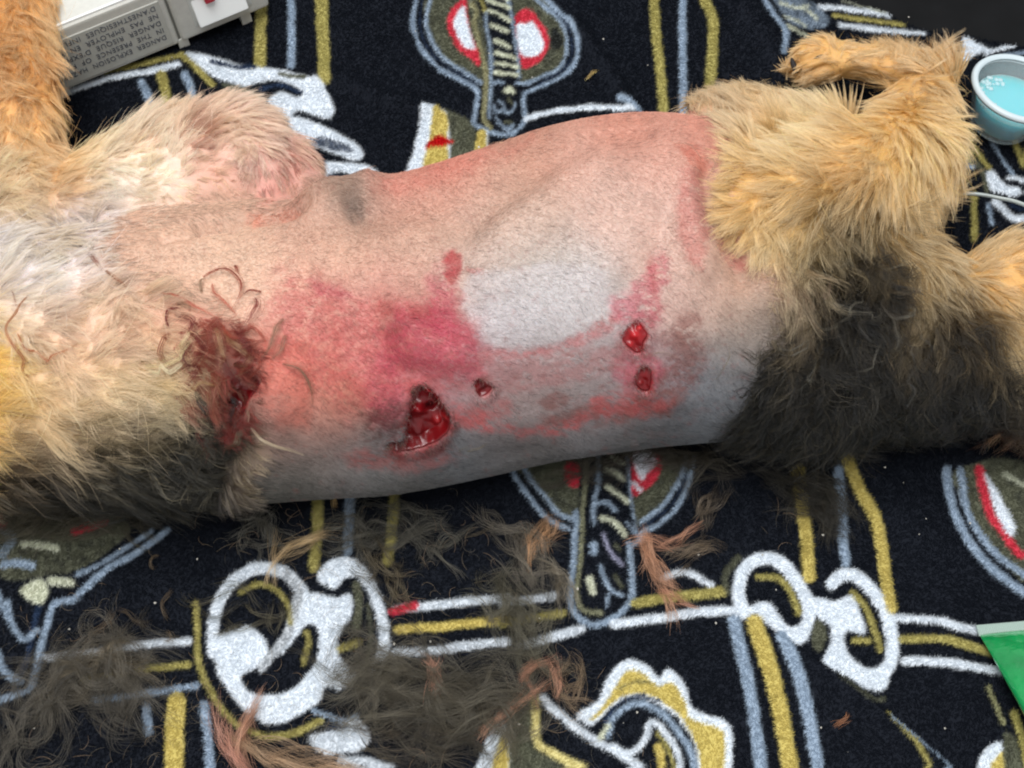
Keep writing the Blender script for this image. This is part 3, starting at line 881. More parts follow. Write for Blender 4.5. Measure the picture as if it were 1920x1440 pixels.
# ------------------------------------------------------------------ coat controls: x, y, flow dx, dy, length mm, lift, colour (sRGB)
TAN, TAN2, PALE, WH = (226, 178, 108), (206, 148, 76), (240, 216, 168), (240, 236, 226)
CRM, BRN, GRY, DRK, BLKH = (234, 214, 178), (176, 146, 100), (128, 122, 100), (72, 66, 56), (50, 47, 44)
CTRL = [
    (20, 20, .1, 1, 13, .35, TAN2), (90, 40, .25, 1, 14, .35, TAN), (60, 140, .15, 1, 14, .3, TAN2), (110, 190, .5, .8, 13, .35, TAN), (20, 220, .2, 1, 15, .3, TAN),
    (60, 270, .5, .8, 16, .3, TAN), (20, 340, .9, .3, 18, .3, PALE), (90, 350, 1, -.2, 17, .3, TAN), (60, 395, .9, .1, 16, .3, CRM),
    (160, 280, .8, .1, 13, .3, PALE), (230, 250, .7, -.4, 14, .5, CRM), (300, 225, .5, -.7, 14, .55, (232, 200, 164)), (220, 340, 1, .05, 13, .3, (246, 236, 212)), (300, 320, .9, -.1, 11, .3, (244, 230, 202)), (180, 400, 1, .1, 13, .3, (240, 232, 214)), (280, 380, 1, .1, 10, .3, (240, 226, 200)),
    (380, 200, .4, -.8, 14, .55, (226, 190, 158)), (440, 200, .3, -.6, 13, .55, (232, 200, 168)), (500, 220, .6, .0, 12, .5, (230, 196, 164)), (480, 280, .25, .9, 10, .3, (238, 206, 182)), (450, 250, .3, .7, 11, .35, (240, 212, 186)), (530, 260, .5, .6, 9, .35, (226, 184, 160)), (540, 310, .3, .9, 6, .3, (214, 160, 138)),
    (400, 310, .8, .2, 8, .25, (222, 180, 150)), (480, 350, .5, .6, 6, .3, (216, 158, 136)), (400, 380, .9, .1, 5, .2, (218, 172, 148)), (300, 400, 1, .1, 7, .2, (230, 205, 170)),
    (100, 430, .7, .5, 16, .3, (214, 208, 198)), (170, 425, .7, .6, 14, .3, (190, 184, 178)), (30, 450, .9, .3, 16, .3, (216, 214, 204)), (160, 480, .9, .3, 15, .25, WH), (250, 440, 1, .1, 8, .2, (226, 204, 174)),
    (60, 530, 1, -.1, 18, .25, WH), (40, 600, 1, .1, 18, .25, CRM), (170, 550, 1, .15, 17, .22, (226, 200, 168)), (280, 530, .9, .3, 14, .25, (210, 180, 148)), (370, 520, .9, .3, 9, .3, (196, 160, 126)),
    (-95, 690, 1, .1, 16, .25, (244, 204, 80)), (-95, 760, 1, .1, 16, .25, (242, 196, 60)), (-20, 690, 1, .1, 16, .25, (238, 196, 90)), (-20, 770, 1, .1, 16, .25, (232, 188, 90)), (60, 690, 1, .1, 17, .25, (224, 196, 146)), (60, 770, 1, .1, 17, .25, (214, 184, 128)), (110, 640, 1, .2, 18, .22, (232, 202, 166)), (100, 720, 1, .1, 18, .22, (230, 202, 156)), (230, 640, 1, -.1, 18, .25, (232, 198, 160)), (330, 610, 1, .2, 14, .3, (206, 160, 128)),
    (300, 680, .9, -.3, 16, .3, (228, 204, 150)), (210, 740, 1, .1, 18, .22, (230, 208, 162)), (330, 730, .8, .4, 14, .3, (204, 188, 138)), (400, 640, .7, -.2, 10, .45, (176, 110, 92)),
    (30, 830, 1, .1, 19, .22, (160, 140, 106)), (150, 810, 1, .1, 18, .22, (166, 150, 116)), (270, 800, 1, .1, 17, .22, (140, 130, 102)), (60, 900, 1, .05, 20, .25, (84, 78, 64)), (200, 880, 1, .05, 20, .25, (88, 84, 68)), (330, 860, 1, .15, 18, .25, (82, 78, 64)),
    (100, 960, .9, .15, 22, .3, (58, 54, 46)), (260, 950, .9, .25, 20, .3, (60, 57, 48)), (385, 775, .6, .6, 11, .4, (46, 40, 35)), (430, 800, .5, .7, 9, .4, (44, 38, 34)), (370, 820, .5, .7, 12, .4, (56, 50, 42)), (410, 850, .5, .7, 13, .4, (58, 54, 45)), (390, 930, .5, .7, 16, .4, (56, 52, 44)), (340, 900, .8, .3, 16, .3, (84, 80, 64)), (470, 860, .9, .1, 7, .3, (150, 134, 108)), (460, 930, .8, .2, 9, .3, (120, 112, 98)),
    (500, 800, .8, .3, 6, .3, (150, 118, 98)), (440, 690, .7, .0, 11, .55, (112, 62, 52)), (400, 720, .3, .7, 13, .5, (92, 54, 44)), (360, 700, .6, .6, 14, .4, (168, 136, 100)), (470, 650, .8, -.1, 9, .5, (150, 92, 76)), (430, 600, .8, -.3, 10, .5, (178, 124, 100)),
    # hind end
    (1470, 255, -.9, -.2, 14, .3, (226, 188, 126)), (1560, 225, .3, -1, 11, .3, (238, 208, 152)), (1640, 245, -.6, .6, 16, .3, (236, 194, 122)), (1720, 262, -.4, .9, 16, .3, (238, 200, 130)),
    (1500, 300, -.9, .25, 17, .3, (230, 190, 122)), (1570, 315, -.8, .5, 17, .3, (216, 164, 92)), (1650, 335, -.5, .8, 17, .3, (212, 164, 98)), (1720, 350, -.2, 1, 16, .3, (214, 172, 108)), (1610, 280, -.5, .1, 17, .25, (226, 178, 104)), (1690, 305, -.5, .85, 17, .25, (232, 190, 120)), (1770, 330, .3, 1, 14, .35, (228, 188, 124)), (1650, 200, -.5, .75, 14, .3, (226, 176, 106)),
    (1290, 190, -.5, -.7, 10, .5, (200, 166, 130)), (1350, 175, -.3, -.8, 11, .5, (198, 162, 122)), (1420, 185, -.2, -.8, 12, .45, (208, 172, 128)), (1480, 200, -.1, -1, 9, .4, (214, 180, 130)),
    (1400, 240, -.7, -.2, 11, .35, (214, 180, 136)), (1540, 210, .2, -1, 10, .3, PALE), (1530, 265, -.8, .4, 15, .3, PALE), (1390, 320, -1, .05, 16, .4, (232, 194, 128)), (1440, 330, -1, .1, 17, .35, (228, 180, 106)),
    (1400, 390, -.9, .5, 17, .45, (226, 180, 112)), (1450, 430, -.6, .8, 17, .45, (234, 204, 150)), (1490, 400, -.5, .8, 17, .4, (224, 180, 110)), (1540, 450, -.4, .9, 17, .4, (196, 170, 124)), (1605, 240, -.6, .3, 13, .3, (222, 172, 100)),
    (1500, 80, -.8, -.1, 5, .3, TAN), (1490, 140, -.8, .3, 5, .3, (196, 152, 96)), (1540, 150, -.4, .7, 6, .35, (190, 146, 90)), (1560, 75, -.4, -.6, 8, .3, TAN), (1600, 110, .6, -.2, 9, .3, (226, 182, 116)), (1650, 120, .2, -.9, 11, .4, (216, 168, 104)), (1720, 110, .0, -1, 12, .4, (216, 168, 106)), (1790, 90, .2, -1, 9, .4, (190, 146, 98)),
    (1700, 190, -.4, .9, 14, .3, (222, 174, 106)), (1770, 170, .2, .9, 12, .35, (226, 184, 120)), (1800, 230, .7, .6, 11, .4, (236, 198, 132)), (1800, 300, .9, .2, 13, .4, (226, 180, 108)),
    (1780, 370, 1, .2, 13, .35, (200, 164, 112)), (1690, 400, .9, .2, 15, .35, (164, 136, 92)), (1760, 420, .9, .3, 14, .35, (178, 146, 98)),
    (1600, 390, .1, .9, 15, .4, (120, 106, 80)), (1570, 430, -.2, 1, 15, .45, (70, 64, 52)), (1620, 450, .3, .9, 14, .45, (62, 58, 48)), (1540, 490, -.3, 1, 15, .45, (72, 66, 54)), (1590, 530, .2, .9, 14, .5, BLKH), (1650, 530, .5, .7, 14, .5, (58, 54, 46)),
    (1720, 460, .4, .8, 9, .4, (170, 140, 94)), (1738, 530, .1, 1, 9, .4, (190, 158, 106)), (1728, 600, -.1, 1, 7, .4, (120, 102, 74)), (1660, 600, .2, 1, 12, .5, (50, 47, 42)), (1690, 520, .2, .9, 10, .45, (92, 80, 60)), (1790, 610, .3, .9, 12, .5, (46, 44, 42)), (1800, 720, .2, 1, 14, .5, (44, 42, 41)), (1860, 640, .5, .8, 11, .5, (60, 56, 52)), (1690, 680, .0, 1, 13, .5, (64, 60, 52)),
    (1440, 520, -.2, .6, 5, .3, (190, 152, 118)), (1480, 580, .2, .6, 10, .4, (130, 112, 88)), (1450, 640, -.3, .7, 10, .45, (96, 88, 74)), (1520, 640, .2, .9, 15, .45, (62, 58, 50)), (1600, 640, .3, .9, 15, .5, (54, 50, 44)), (1440, 720, -.4, .8, 12, .45, (74, 70, 60)), (1520, 740, -.2, 1, 18, .45, (62, 58, 50)), (1610, 730, .2, 1, 18, .45, (68, 64, 56)),
    (1380, 830, -.6, .7, 9, .4, (60, 55, 48)), (1450, 840, -.5, .8, 12, .4, (54, 50, 43)), (1540, 840, -.2, 1, 15, .4, (56, 52, 45)), (1640, 820, .2, 1, 9, .4, (52, 49, 43)),
    (1780, 560, .3, .8, 12, .5, BLKH), (1830, 600, .3, .9, 13, .5, (52, 50, 48)), (1780, 660, .1, 1, 14, .5, (48, 46, 44)), (1860, 700, .5, .8, 14, .5, (50, 47, 45)), (1740, 760, -.1, 1, 9, .5, (44, 42, 40)), (1830, 780, .4, .8, 9, .5, (42, 40, 39)), (1900, 790, .6, .7, 14, .5, (88, 66, 50)), (1910, 850, .7, .6, 13, .5, (150, 100, 60)),
    (1800, 470, .8, .2, 14, .4, (206, 166, 108)), (1870, 460, .9, -.2, 15, .35, (216, 172, 108)), (1860, 530, .7, .5, 13, .35, (226, 178, 108)), (1910, 540, .8, .5, 16, .35, (222, 172, 104)), (1905, 620, .6, .8, 10, .35, (222, 186, 128)), (1925, 670, .5, .9, 9, .35, (190, 168, 130)), (1920, 730, .5, .9, 10, .35, (64, 58, 52)),
]
CT = np.array([(c[0], c[1], c[2], c[3], c[4], c[5]) for c in CTRL], float)
CC = np.array([lin(c[6]) for c in CTRL])
_l = CC.mean(1, keepdims=True)
CC = np.where(_l < 0.10, (CC * 0.6 + _l * 0.4) * np.where(CT[:, :1] < 620, 0.36, 0.15), (CC * 0.97 + _l * 0.03) * 1.12)
CC = np.where((CT[:, :1] < 600) & (_l > 0.10), CC * (1.02, 0.945, 1.03), CC)
CC = np.where((CT[:, :1] > 1200) & (_l > 0.2), CC * (1.0, 0.97, 0.92), CC)
CT[:, 2:4] /= np.linalg.norm(CT[:, 2:4], axis=1)[:, None]


def coat(X):
    out = np.empty((len(X), 7))
    for s in range(0, len(X), 40000):
        Y = X[s:s + 40000]
        d2 = ((Y[:, None, :] - CT[None, :, :2]) ** 2).sum(2)
        wgt = np.exp(-d2 / (2 * 34.0 ** 2)) + 1e-6 / (1 + d2 / 1e4) ** 2
        wgt /= wgt.sum(1)[:, None]
        out[s:s + 40000, :4] = wgt @ CT[:, 2:6]
        out[s:s + 40000, 4:] = wgt @ CC
    return out


SHAVED = crom([(235, 462), (330, 432), (420, 412), (560, 395), (580, 350), (740, 318), (900, 280), (1040, 222), (1190, 195), (1290, 215), (1345, 250), (1360, 310), (1342, 360), (1370, 450), (1425, 520), (1438, 600), (1425, 690), (1400, 760), (1350, 815), (1260, 880), (900, 960), (650, 990), (500, 970), (490, 900), (540, 850), (500, 790), (500, 700), (488, 640), (430, 575), (330, 505)], 5, True)


def fur_amount(X):
    d = poly_sdf(X, SHAVED) + 16 * fbm(X[:, 0] * 0.03, X[:, 1] * 0.03, 50, 3)
    return np.clip((d + 8) / np.where(X[:, 0] < 480, np.interp(X[:, 1], [540, 620], [100, 48]), 46), 0, 1)


# ------------------------------------------------------------------ skin colour
SKIN = [
    (300, 450, (222, 186, 160)), (420, 470, (222, 188, 162)), (480, 520, (226, 192, 166)), (560, 450, (216, 176, 152)), (640, 480, (212, 172, 148)), (600, 400, (204, 160, 138)), (660, 375, (150, 128, 112)), (750, 360, (206, 148, 128)), (860, 310, (206, 136, 116)),
    (780, 440, (206, 170, 148)), (900, 400, (200, 168, 148)), (960, 330, (198, 160, 138)), (1000, 270, (202, 148, 126)), (1150, 225, (206, 144, 122)), (1100, 300, (212, 172, 154)), (1000, 420, (204, 174, 156)), (1150, 400, (214, 182, 166)), (1250, 300, (210, 164, 146)), (1320, 240, (208, 144, 122)),
    (900, 500, (202, 178, 164)), (1000, 500, (200, 190, 180)), (1040, 570, (190, 188, 188)), (950, 600, (186, 182, 184)), (1100, 520, (196, 186, 180)), (1220, 450, (214, 180, 164)), (1270, 400, (208, 172, 156)), (1360, 520, (206, 168, 144)), (1300, 560, (200, 168, 156)), (1380, 600, (184, 156, 136)),
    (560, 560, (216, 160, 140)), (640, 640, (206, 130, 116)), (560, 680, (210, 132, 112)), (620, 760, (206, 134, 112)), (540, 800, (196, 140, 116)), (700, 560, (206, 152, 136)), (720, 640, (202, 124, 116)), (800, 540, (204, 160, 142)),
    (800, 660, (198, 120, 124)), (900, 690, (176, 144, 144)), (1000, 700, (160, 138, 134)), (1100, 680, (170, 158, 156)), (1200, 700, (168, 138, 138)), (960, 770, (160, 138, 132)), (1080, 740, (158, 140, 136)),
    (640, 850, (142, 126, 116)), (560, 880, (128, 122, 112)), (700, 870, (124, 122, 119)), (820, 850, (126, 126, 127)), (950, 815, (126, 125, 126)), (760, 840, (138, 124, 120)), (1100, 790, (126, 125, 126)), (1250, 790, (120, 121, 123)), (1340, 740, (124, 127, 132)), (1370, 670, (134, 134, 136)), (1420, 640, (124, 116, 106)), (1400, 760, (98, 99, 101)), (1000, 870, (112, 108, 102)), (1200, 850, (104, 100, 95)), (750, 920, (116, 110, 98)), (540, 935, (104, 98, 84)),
]
SKP = np.array([s[:2] for s in SKIN], float)
SKC = np.array([lin(s[2]) for s in SKIN])
SKC = (SKC * 0.95 + SKC.mean(1, keepdims=True) * 0.05) * (0.95, 0.93, 0.93)
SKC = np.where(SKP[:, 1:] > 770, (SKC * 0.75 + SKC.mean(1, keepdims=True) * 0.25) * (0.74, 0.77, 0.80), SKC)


def skin(X):
    out = np.empty((len(X), 3))
    for s in range(0, len(X), 40000):
        Y = X[s:s + 40000]
        d2 = ((Y[:, None, :] - SKP[None]) ** 2).sum(2)
        wgt = np.exp(-d2 / (2 * 48.0 ** 2)) + 1e-6 / (1 + d2 / 1e4) ** 2
        wgt /= wgt.sum(1)[:, None]
        out[s:s + 40000] = wgt @ SKC
    x, y = X[:, 0], X[:, 1]
    out *= (1 + 0.10 * fbm(x * 0.03, y * 0.03, 2, 4) + 0.10 * fbm(x * 0.15, y * 0.15, 6, 3))[:, None]
    red, rose, crim, brn = lin((184, 80, 80)), lin((176, 62, 82)), lin((170, 44, 48)), lin((122, 66, 58))
    X = X + 9 * np.stack([fbm(x * 0.022, y * 0.022, 90, 3), fbm(x * 0.022, y * 0.022, 94, 3)], 1) + 5 * np.stack([fbm(x * 0.11, y * 0.11, 98, 2), fbm(x * 0.11, y * 0.11, 102, 2)], 1)
    # flushed, bruised skin
    mix_poly(X, out, [(520, 540), (580, 515), (700, 560), (840, 560), (900, 640), (890, 700), (800, 740), (700, 780), (600, 740), (520, 700)], red, 38, .55, 36, 3, .85)
    mix_poly(X, out, [(740, 600), (800, 575), (870, 610), (905, 665), (880, 700), (800, 690), (740, 700), (700, 670)], rose, 24, .66, 26, 5, .65)
    mix_poly(X, out, [(690, 690), (740, 700), (760, 770), (720, 800), (690, 760)], rose, 18, .55, 18, 7, .7)
    mix_poly(X, out, [(800, 540), (840, 480), (850, 540), (862, 570), (840, 640), (800, 620)], rose, 15, .58, 18, 9, .75)
    mix_poly(X, out, [(838, 478), (856, 470), (862, 500), (855, 530), (842, 535), (836, 505)], crim, 4, .72, 5, 4, .3)
    mix_poly(X, out, [(870, 508), (900, 510), (890, 518)], red, 4, .6, 3, 4)
    mix_poly(X, out, [(570, 520), (640, 540), (660, 560), (600, 555)], rose, 8, .5, 12, 12, .6)
    mix_poly(X, out, [(700, 570), (800, 580), (820, 600), (760, 605)], crim, 8, .3, 14, 13, .7)
    # pale clean patch with a sharp lower rim
    mix_poly(X, out, [(865, 545), (880, 520), (960, 500), (1060, 490), (1120, 500), (1150, 540), (1145, 580), (1090, 612), (1060, 635), (1000, 645), (945, 650), (905, 632), (878, 585)], lin((198, 189, 188)), 9, .6, 8, 15, .35)
    mix_poly(X, out, [(900, 655), (950, 652), (1040, 645), (1100, 618), (1150, 585), (1160, 600), (1110, 640), (1050, 665), (960, 672), (905, 672)], red, 8, .5, 10, 16, .85)
    # stains on the right
    mix_poly(X, out, [(1150, 560), (1190, 530), (1215, 490), (1245, 470), (1250, 520), (1235, 570), (1240, 600), (1200, 610), (1150, 605)], rose, 9, .62, 12, 17, .7)
    mix_poly(X, out, [(1210, 492), (1222, 470), (1232, 520), (1226, 560), (1215, 540)], crim, 6, .35, 6, 18, .5)
    mix_poly(X, out, [(1225, 620), (1300, 590), (1318, 640), (1312, 690), (1295, 740), (1240, 780), (1160, 785), (1080, 790), (1040, 800), (1010, 780), (1080, 765), (1150, 750), (1200, 735), (1240, 700), (1255, 660)], brn, 13, .58, 20, 19, .9)
    mix_poly(X, out, [(880, 770), (960, 800), (1050, 790), (1100, 780), (1060, 810), (960, 815), (880, 800), (840, 790), (850, 770)], red, 13, .66, 18, 23, .9)
    mix_poly(X, out, [(1110, 740), (1200, 730), (1260, 750), (1235, 778), (1170, 782), (1120, 775)], red, 10, .6, 16, 24, .8)
    mix_poly(X, out, [(1150, 670), (1200, 650), (1250, 690), (1220, 720), (1170, 720)], rose, 12, .6, 14, 26, .6)
    mix_poly(X, out, [(1020, 745), (1050, 735), (1065, 750), (1045, 765), (1025, 765)], brn, 5, .6, 9, 28, .5)
    mix_poly(X, out, [(910, 660), (1000, 670), (1080, 660), (1150, 640), (1180, 680), (1060, 720), (960, 740), (900, 730)], lin((158, 108, 106)), 12, .6, 20, 29, .75)
    # band of abraded skin by the thigh
    mix_poly(X, out, [(1272, 330), (1320, 325), (1330, 400), (1325, 470), (1310, 500), (1280, 470), (1268, 400)], lin((186, 100, 92)), 9, .52, 12, 30, .6)
    mix_poly(X, out, [(1345, 430), (1375, 440), (1415, 500), (1395, 500), (1365, 470)], lin((190, 90, 84)), 8, .6, 8, 31, .3)
    mix_poly(X, out, [(1270, 270), (1310, 285), (1330, 310), (1290, 305)], lin((196, 96, 74)), 8, .5, 8, 32, .4)
    mix_poly(X, out, [(690, 350), (800, 320), (920, 285), (1000, 255), (960, 290), (860, 330), (740, 370)], lin((206, 118, 104)), 16, .4, 8, 33, .5)
    mix_poly(X, out, [(460, 405), (520, 402), (560, 395), (540, 412), (480, 418)], lin((202, 108, 80)), 6, .55, 5, 34)
    mix_poly(X, out, [(610, 370), (650, 350), (685, 365), (672, 400), (630, 395)], lin((124, 106, 92)), 22, .6, 10, 35, .3)
    mix_poly(X, out, [(640, 388), (665, 375), (672, 392), (655, 410)], lin((84, 70, 62)), 10, .55, 12, 36, .5)
    mix_poly(X, out, [(480, 640), (560, 640), (585, 720), (570, 800), (500, 790), (480, 720)], lin((204, 108, 92)), 18, .5, 12, 37, .4)
    mix_poly(X, out, [(640, 845), (730, 838), (800, 850), (860, 835), (840, 870), (740, 880), (660, 872)], lin((160, 70, 66)), 10, .45, 14, 45, .8)
    mix_poly(X, out, [(840, 770), (900, 745), (960, 760), (930, 790), (860, 800)], lin((176, 78, 76)), 10, .45, 14, 46, .8)
    # dried dark flecks round the gash
    mix_poly(X, out, [(700, 770), (735, 750), (770, 770), (760, 810), (720, 805), (690, 790)], lin((84, 40, 36)), 10, .7, 22, 38, .6, freq=0.09)
    mix_poly(X, out, [(722, 840), (760, 838), (850, 800), (860, 810), (820, 850), (745, 862)], lin((110, 30, 28)), 6, .6, 6, 39, .2)
    dfl = np.exp(-(((x - 725) / 75) ** 2 + ((y - 785) / 60) ** 2)) + 0.5 * np.exp(-(((x - 560) / 70) ** 2 + ((y - 760) / 90) ** 2)) + 0.35 * np.exp(-(((x - 1260) / 70) ** 2 + ((y - 680) / 90) ** 2)) + 0.3 * np.exp(-(((x - 640) / 120) ** 2 + ((y - 600) / 80) ** 2))
    fk = np.clip((fbm(x * 0.16, y * 0.16, 57, 2) - 0.25) * 6, 0, 1) * np.clip(dfl, 0, 1) * 0.75
    out = out * (1 - fk[:, None]) + lin((84, 38, 36)) * fk[:, None]
    # fine speckle of clipped hair roots and scabs
    sp = fbm(x * 0.35, y * 0.35, 44, 2)
    out *= np.clip(1 - 0.5 * np.clip(sp - 0.42, 0, 1), 0, 1)[:, None]
    sp = fbm(x * 0.11, y * 0.11, 47, 2)
    k = (np.clip((sp - 0.52) * 9, 0, 1) * 0.28 + np.clip((fbm(x * 0.07, y * 0.12, 49, 3) - 0.22) * 5, 0, 1) * 0.4 * np.clip(np.exp(-(((x - 700) / 170) ** 2 + ((y - 640) / 110) ** 2)) + np.exp(-(((x - 1180) / 150) ** 2 + ((y - 700) / 100) ** 2)), 0, 1))[:, None]
    return out * (1 - k) + lin((132, 66, 58)) * k


FA = fur_amount(PX)
CO = coat(PX)
puff = 0.0026 * fbm(PX[:, 0] * 0.013, PX[:, 1] * 0.013, 120, 2) + 0.0016 * fbm(PX[:, 0] * 0.035, PX[:, 1] * 0.035, 124, 2)
V += N * (puff * FA * facing * np.clip(CO[:, 2] / 12, 0, 1.2))[:, None]
fcol = CO[:, 4:] * 0.85
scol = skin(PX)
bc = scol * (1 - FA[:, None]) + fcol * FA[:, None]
wet = np.zeros(nv)
for nm, (pl, dpt) in WOUNDS.items():
    pl = crom(pl, 5, True)
    k = (np.abs(PX - pl.mean(0)).max(1) < 140) & (facing > 0)
    d = poly_sdf(PX[k], pl) + 2.5 * fbm(PX[k, 0] * 0.12, PX[k, 1] * 0.12, 61, 3)
    a = np.clip(0.5 - (d - 1) / 6, 0, 1)[:, None]
    bc[k] = bc[k] * (1 - a) + lin((150, 16, 22)) * a
    wet[k] = np.maximum(wet[k], a[:, 0])
    h = (np.clip(1 - np.clip(d, 0, None) / 24, 0, 1) * np.clip(0.55 + 0.9 * fbm(PX[k, 0] * 0.08, PX[k, 1] * 0.08, 67, 3), 0, 1))[:, None] * 0.75
    bc[k] = bc[k] * (1 - h) + lin((150, 40, 42)) * h

body_me.vertices.foreach_set('co', V.astype(np.float32).ravel())
body_me.update()
set_col(body_me, bc)
wa = body_me.attributes.new('wet', 'FLOAT', 'POINT')
wa.data.foreach_set('value', wet.astype(np.float32))
body_me.polygons.foreach_set('use_smooth', np.ones(len(body_me.polygons), bool))
skin_m = node_mat('shaved_skin', attr='col', rough=0.55, spec=0.3, noise=0.04, nscale=1200, bump=0.00014, bscale=1500)
nt = skin_m.node_tree
pb = nt.nodes['Principled BSDF']
pb.inputs['Subsurface Weight'].default_value = 0.12
pb.inputs['Subsurface Radius'].default_value = (0.004, 0.0016, 0.001)
pb.inputs['Subsurface Scale'].default_value = 0.6
an = nt.nodes.new('ShaderNodeAttribute')
an.attribute_name = 'wet'
mr = nt.nodes.new('ShaderNodeMapRange')
mr.inputs[3].default_value, mr.inputs[4].default_value = 0.55, 0.14
nt.links.new(an.outputs['Fac'], mr.inputs[0])
nt.links.new(mr.outputs[0], pb.inputs['Roughness'])
body_me.materials.clear()
body_me.materials.append(skin_m)
body = bpy.data.objects.new('body', body_me)
COL.objects.link(body)
adopt(body, dog)

# flesh inside the wounds
bvh = BVHTree.FromPolygons([tuple(v) for v in V0], [tuple(p.vertices) for p in body_me.polygons])
flesh = node_mat('wet_flesh', attr='col', rough=0.30, spec=0.45, bump=0.0002, bscale=600)
flesh.node_tree.nodes['Principled BSDF'].inputs['Coat Weight'].default_value = 0.12
flesh.node_tree.nodes['Principled BSDF'].inputs['Coat Roughness'].default_value = 0.05
LUMPS = {'gash': [((788, 775), 20, .0032, (150, 14, 24)), ((800, 740), 18, .0020, (148, 18, 28)), ((822, 800), 15, .0026, (172, 26, 30)), ((768, 800), 14, -.0035, (66, 5, 10)), ((808, 772), 12, -.003, (74, 6, 12)), ((786, 822), 18, .0026, (112, 8, 14)), ((745, 835), 14, .0022, (96, 8, 12)), ((835, 790), 9, .002, (168, 28, 32))],
         'puncture_bright': [((1190, 628), 18, .0022, (188, 20, 28)), ((1184, 645), 10, .0010, (168, 14, 22)), ((1198, 616), 7, .0010, (204, 40, 44))],
         'puncture_low': [((1208, 705), 14, .0014, (146, 14, 20)), ((1202, 718), 8, .001, (150, 14, 20))],
         'puncture_small': [((906, 726), 10, .0010, (96, 8, 12))],
         'tear_in_fur': [((440, 735), 18, .003, (132, 22, 24)), ((462, 712), 12, .002, (150, 34, 34)), ((430, 760), 12, -.002, (64, 12, 14))]}
WL = {'gash': 'large open triangular red gash on the lower chest', 'puncture_bright': 'bright red bulging puncture on the rear flank', 'puncture_low': 'small dark red puncture below the bright one', 'puncture_small': 'tiny dark red puncture right of the gash', 'tear_in_fur': 'red tear half hidden in the matted fur'}
for nm, (pl, dpt) in WOUNDS.items():
    pl = crom(pl, 5, True)
    lo, hi = pl.min(0) - 5, pl.max(0) + 5
    st = 1.4
    xs_, ys_ = np.arange(lo[0], hi[0], st), np.arange(lo[1], hi[1], st)
    G = np.stack(np.meshgrid(xs_, ys_), -1).reshape(-1, 2)
    d = poly_sdf(G, pl) + 2.2 * fbm(G[:, 0] * 0.06, G[:, 1] * 0.06, 63, 2)
    A = at(G[:, 0], G[:, 1], 0.0)
    hts = -dpt * np.clip(-d / 12, 0, 1) ** 0.8 + 0.0004 - 0.0012 * np.clip((d + 1) / 4, 0, 1)
    cc = np.tile(lin((128, 12, 18)), (len(G), 1)) * (1 + 0.3 * fbm(G[:, 0] * 0.12, G[:, 1] * 0.12, 66, 3))[:, None]
    for c_, r_, h_, rgb in LUMPS[nm]:
        e = np.exp(-((G - c_) ** 2).sum(1) / (r_ * 0.62) ** 2) * (d < 2)
        hts = hts + h_ * e
        e = np.clip(e * 1.2, 0, 1)[:, None]
        cc = cc * (1 - e) + lin(rgb) * e
    hts += 0.0006 * fbm(G[:, 0] * 0.07, G[:, 1] * 0.07, 64, 2)
    cc *= 0.62 if nm != 'puncture_bright' else 0.85
    vv, okm = [], np.zeros(len(G), bool)
    for i, q in enumerate(A):
        dr = Vector(q - CAM).normalized()
        hit, nn, _, _ = bvh.ray_cast(Vector(CAM), dr)
        if hit is None:
            vv.append((0, 0, 0))
            continue
        okm[i] = d[i] < 3.2
        vv.append(tuple(hit + nn * float(hts[i])))
    nx_, ny_ = len(xs_), len(ys_)
    ff = []
    ii = np.arange(nx_ * ny_).reshape(ny_, nx_)
    for q in np.stack([ii[:-1, :-1].ravel(), ii[1:, :-1].ravel(), ii[1:, 1:].ravel(), ii[:-1, 1:].ravel()], 1):
        if okm[q].all():
            ff.append(tuple(q))
    us = sorted({i for f in ff for i in f})
    rm = {i: k for k, i in enumerate(us)}
    o = mesh_obj('wound', [vv[i] for i in us], [tuple(rm[i] for i in f) for f in ff], flesh, None, True, cc[us])
    adopt(o, dog)
    tag(o, WL[nm])

# dark ellipsoids for the shade in the openings between the hind toes
toe_shade_m = node_mat('toe_gap_shade', color=lin((38, 32, 30)), rough=0.6, spec=0.3, bump=0.0003, bscale=1500)
for (cx, cy, rx, ry) in ((1535, 108, 24, 15), (1489, 124, 7, 17)):
    bm = bmesh.new()
    bmesh.ops.create_uvsphere(bm, u_segments=16, v_segments=10, radius=1)
    q = at(cx, cy, 0.0)
    hit, nn, _, _ = bvh.ray_cast(Vector(CAM), Vector(q - CAM).normalized())
    hit = hit if hit is not None else Vector(at(cx, cy, .045))
    for v in bm.verts:
        c = v.co.copy()
        bulge = 1 + 0.12 * math.sin(3 * c.x + 2 * c.y)
        v.co = hit + Vector(CR) * c.x * rx * bulge / 4200 + Vector(CU) * c.y * ry * bulge / 4200 + Vector(CR) * (-c.y * 0.0012) - Vector(CF) * (c.z * 0.0012 - 0.0002)
    adopt(bm_obj('toe_gap_shade', bm, toe_shade_m, None, True), dog)

# ------------------------------------------------------------------ coat
tri = np.array([(p.vertices[0], p.vertices[1], p.vertices[2]) for p in body_me.polygons] + [(p.vertices[0], p.vertices[2], p.vertices[3]) for p in body_me.polygons if len(p.vertices) == 4])
N = normals(body_me, nv)
ar = np.linalg.norm(np.cross(V[tri[:, 1]] - V[tri[:, 0]], V[tri[:, 2]] - V[tri[:, 0]]), axis=1)


def sample(n, weight):
    p = ar * weight[tri].mean(1)
    p /= p.sum()
    k = rng.choice(len(tri), n, p=p)
    r1, r2 = np.sqrt(rng.random(n)), rng.random(n)
    bw = np.stack([1 - r1, r1 * (1 - r2), r1 * r2], 1)
    q = (V[tri[k]] * bw[:, :, None]).sum(1)
    m = (N[tri[k]] * bw[:, :, None]).sum(1)
    return q, m / np.linalg.norm(m, axis=1)[:, None]


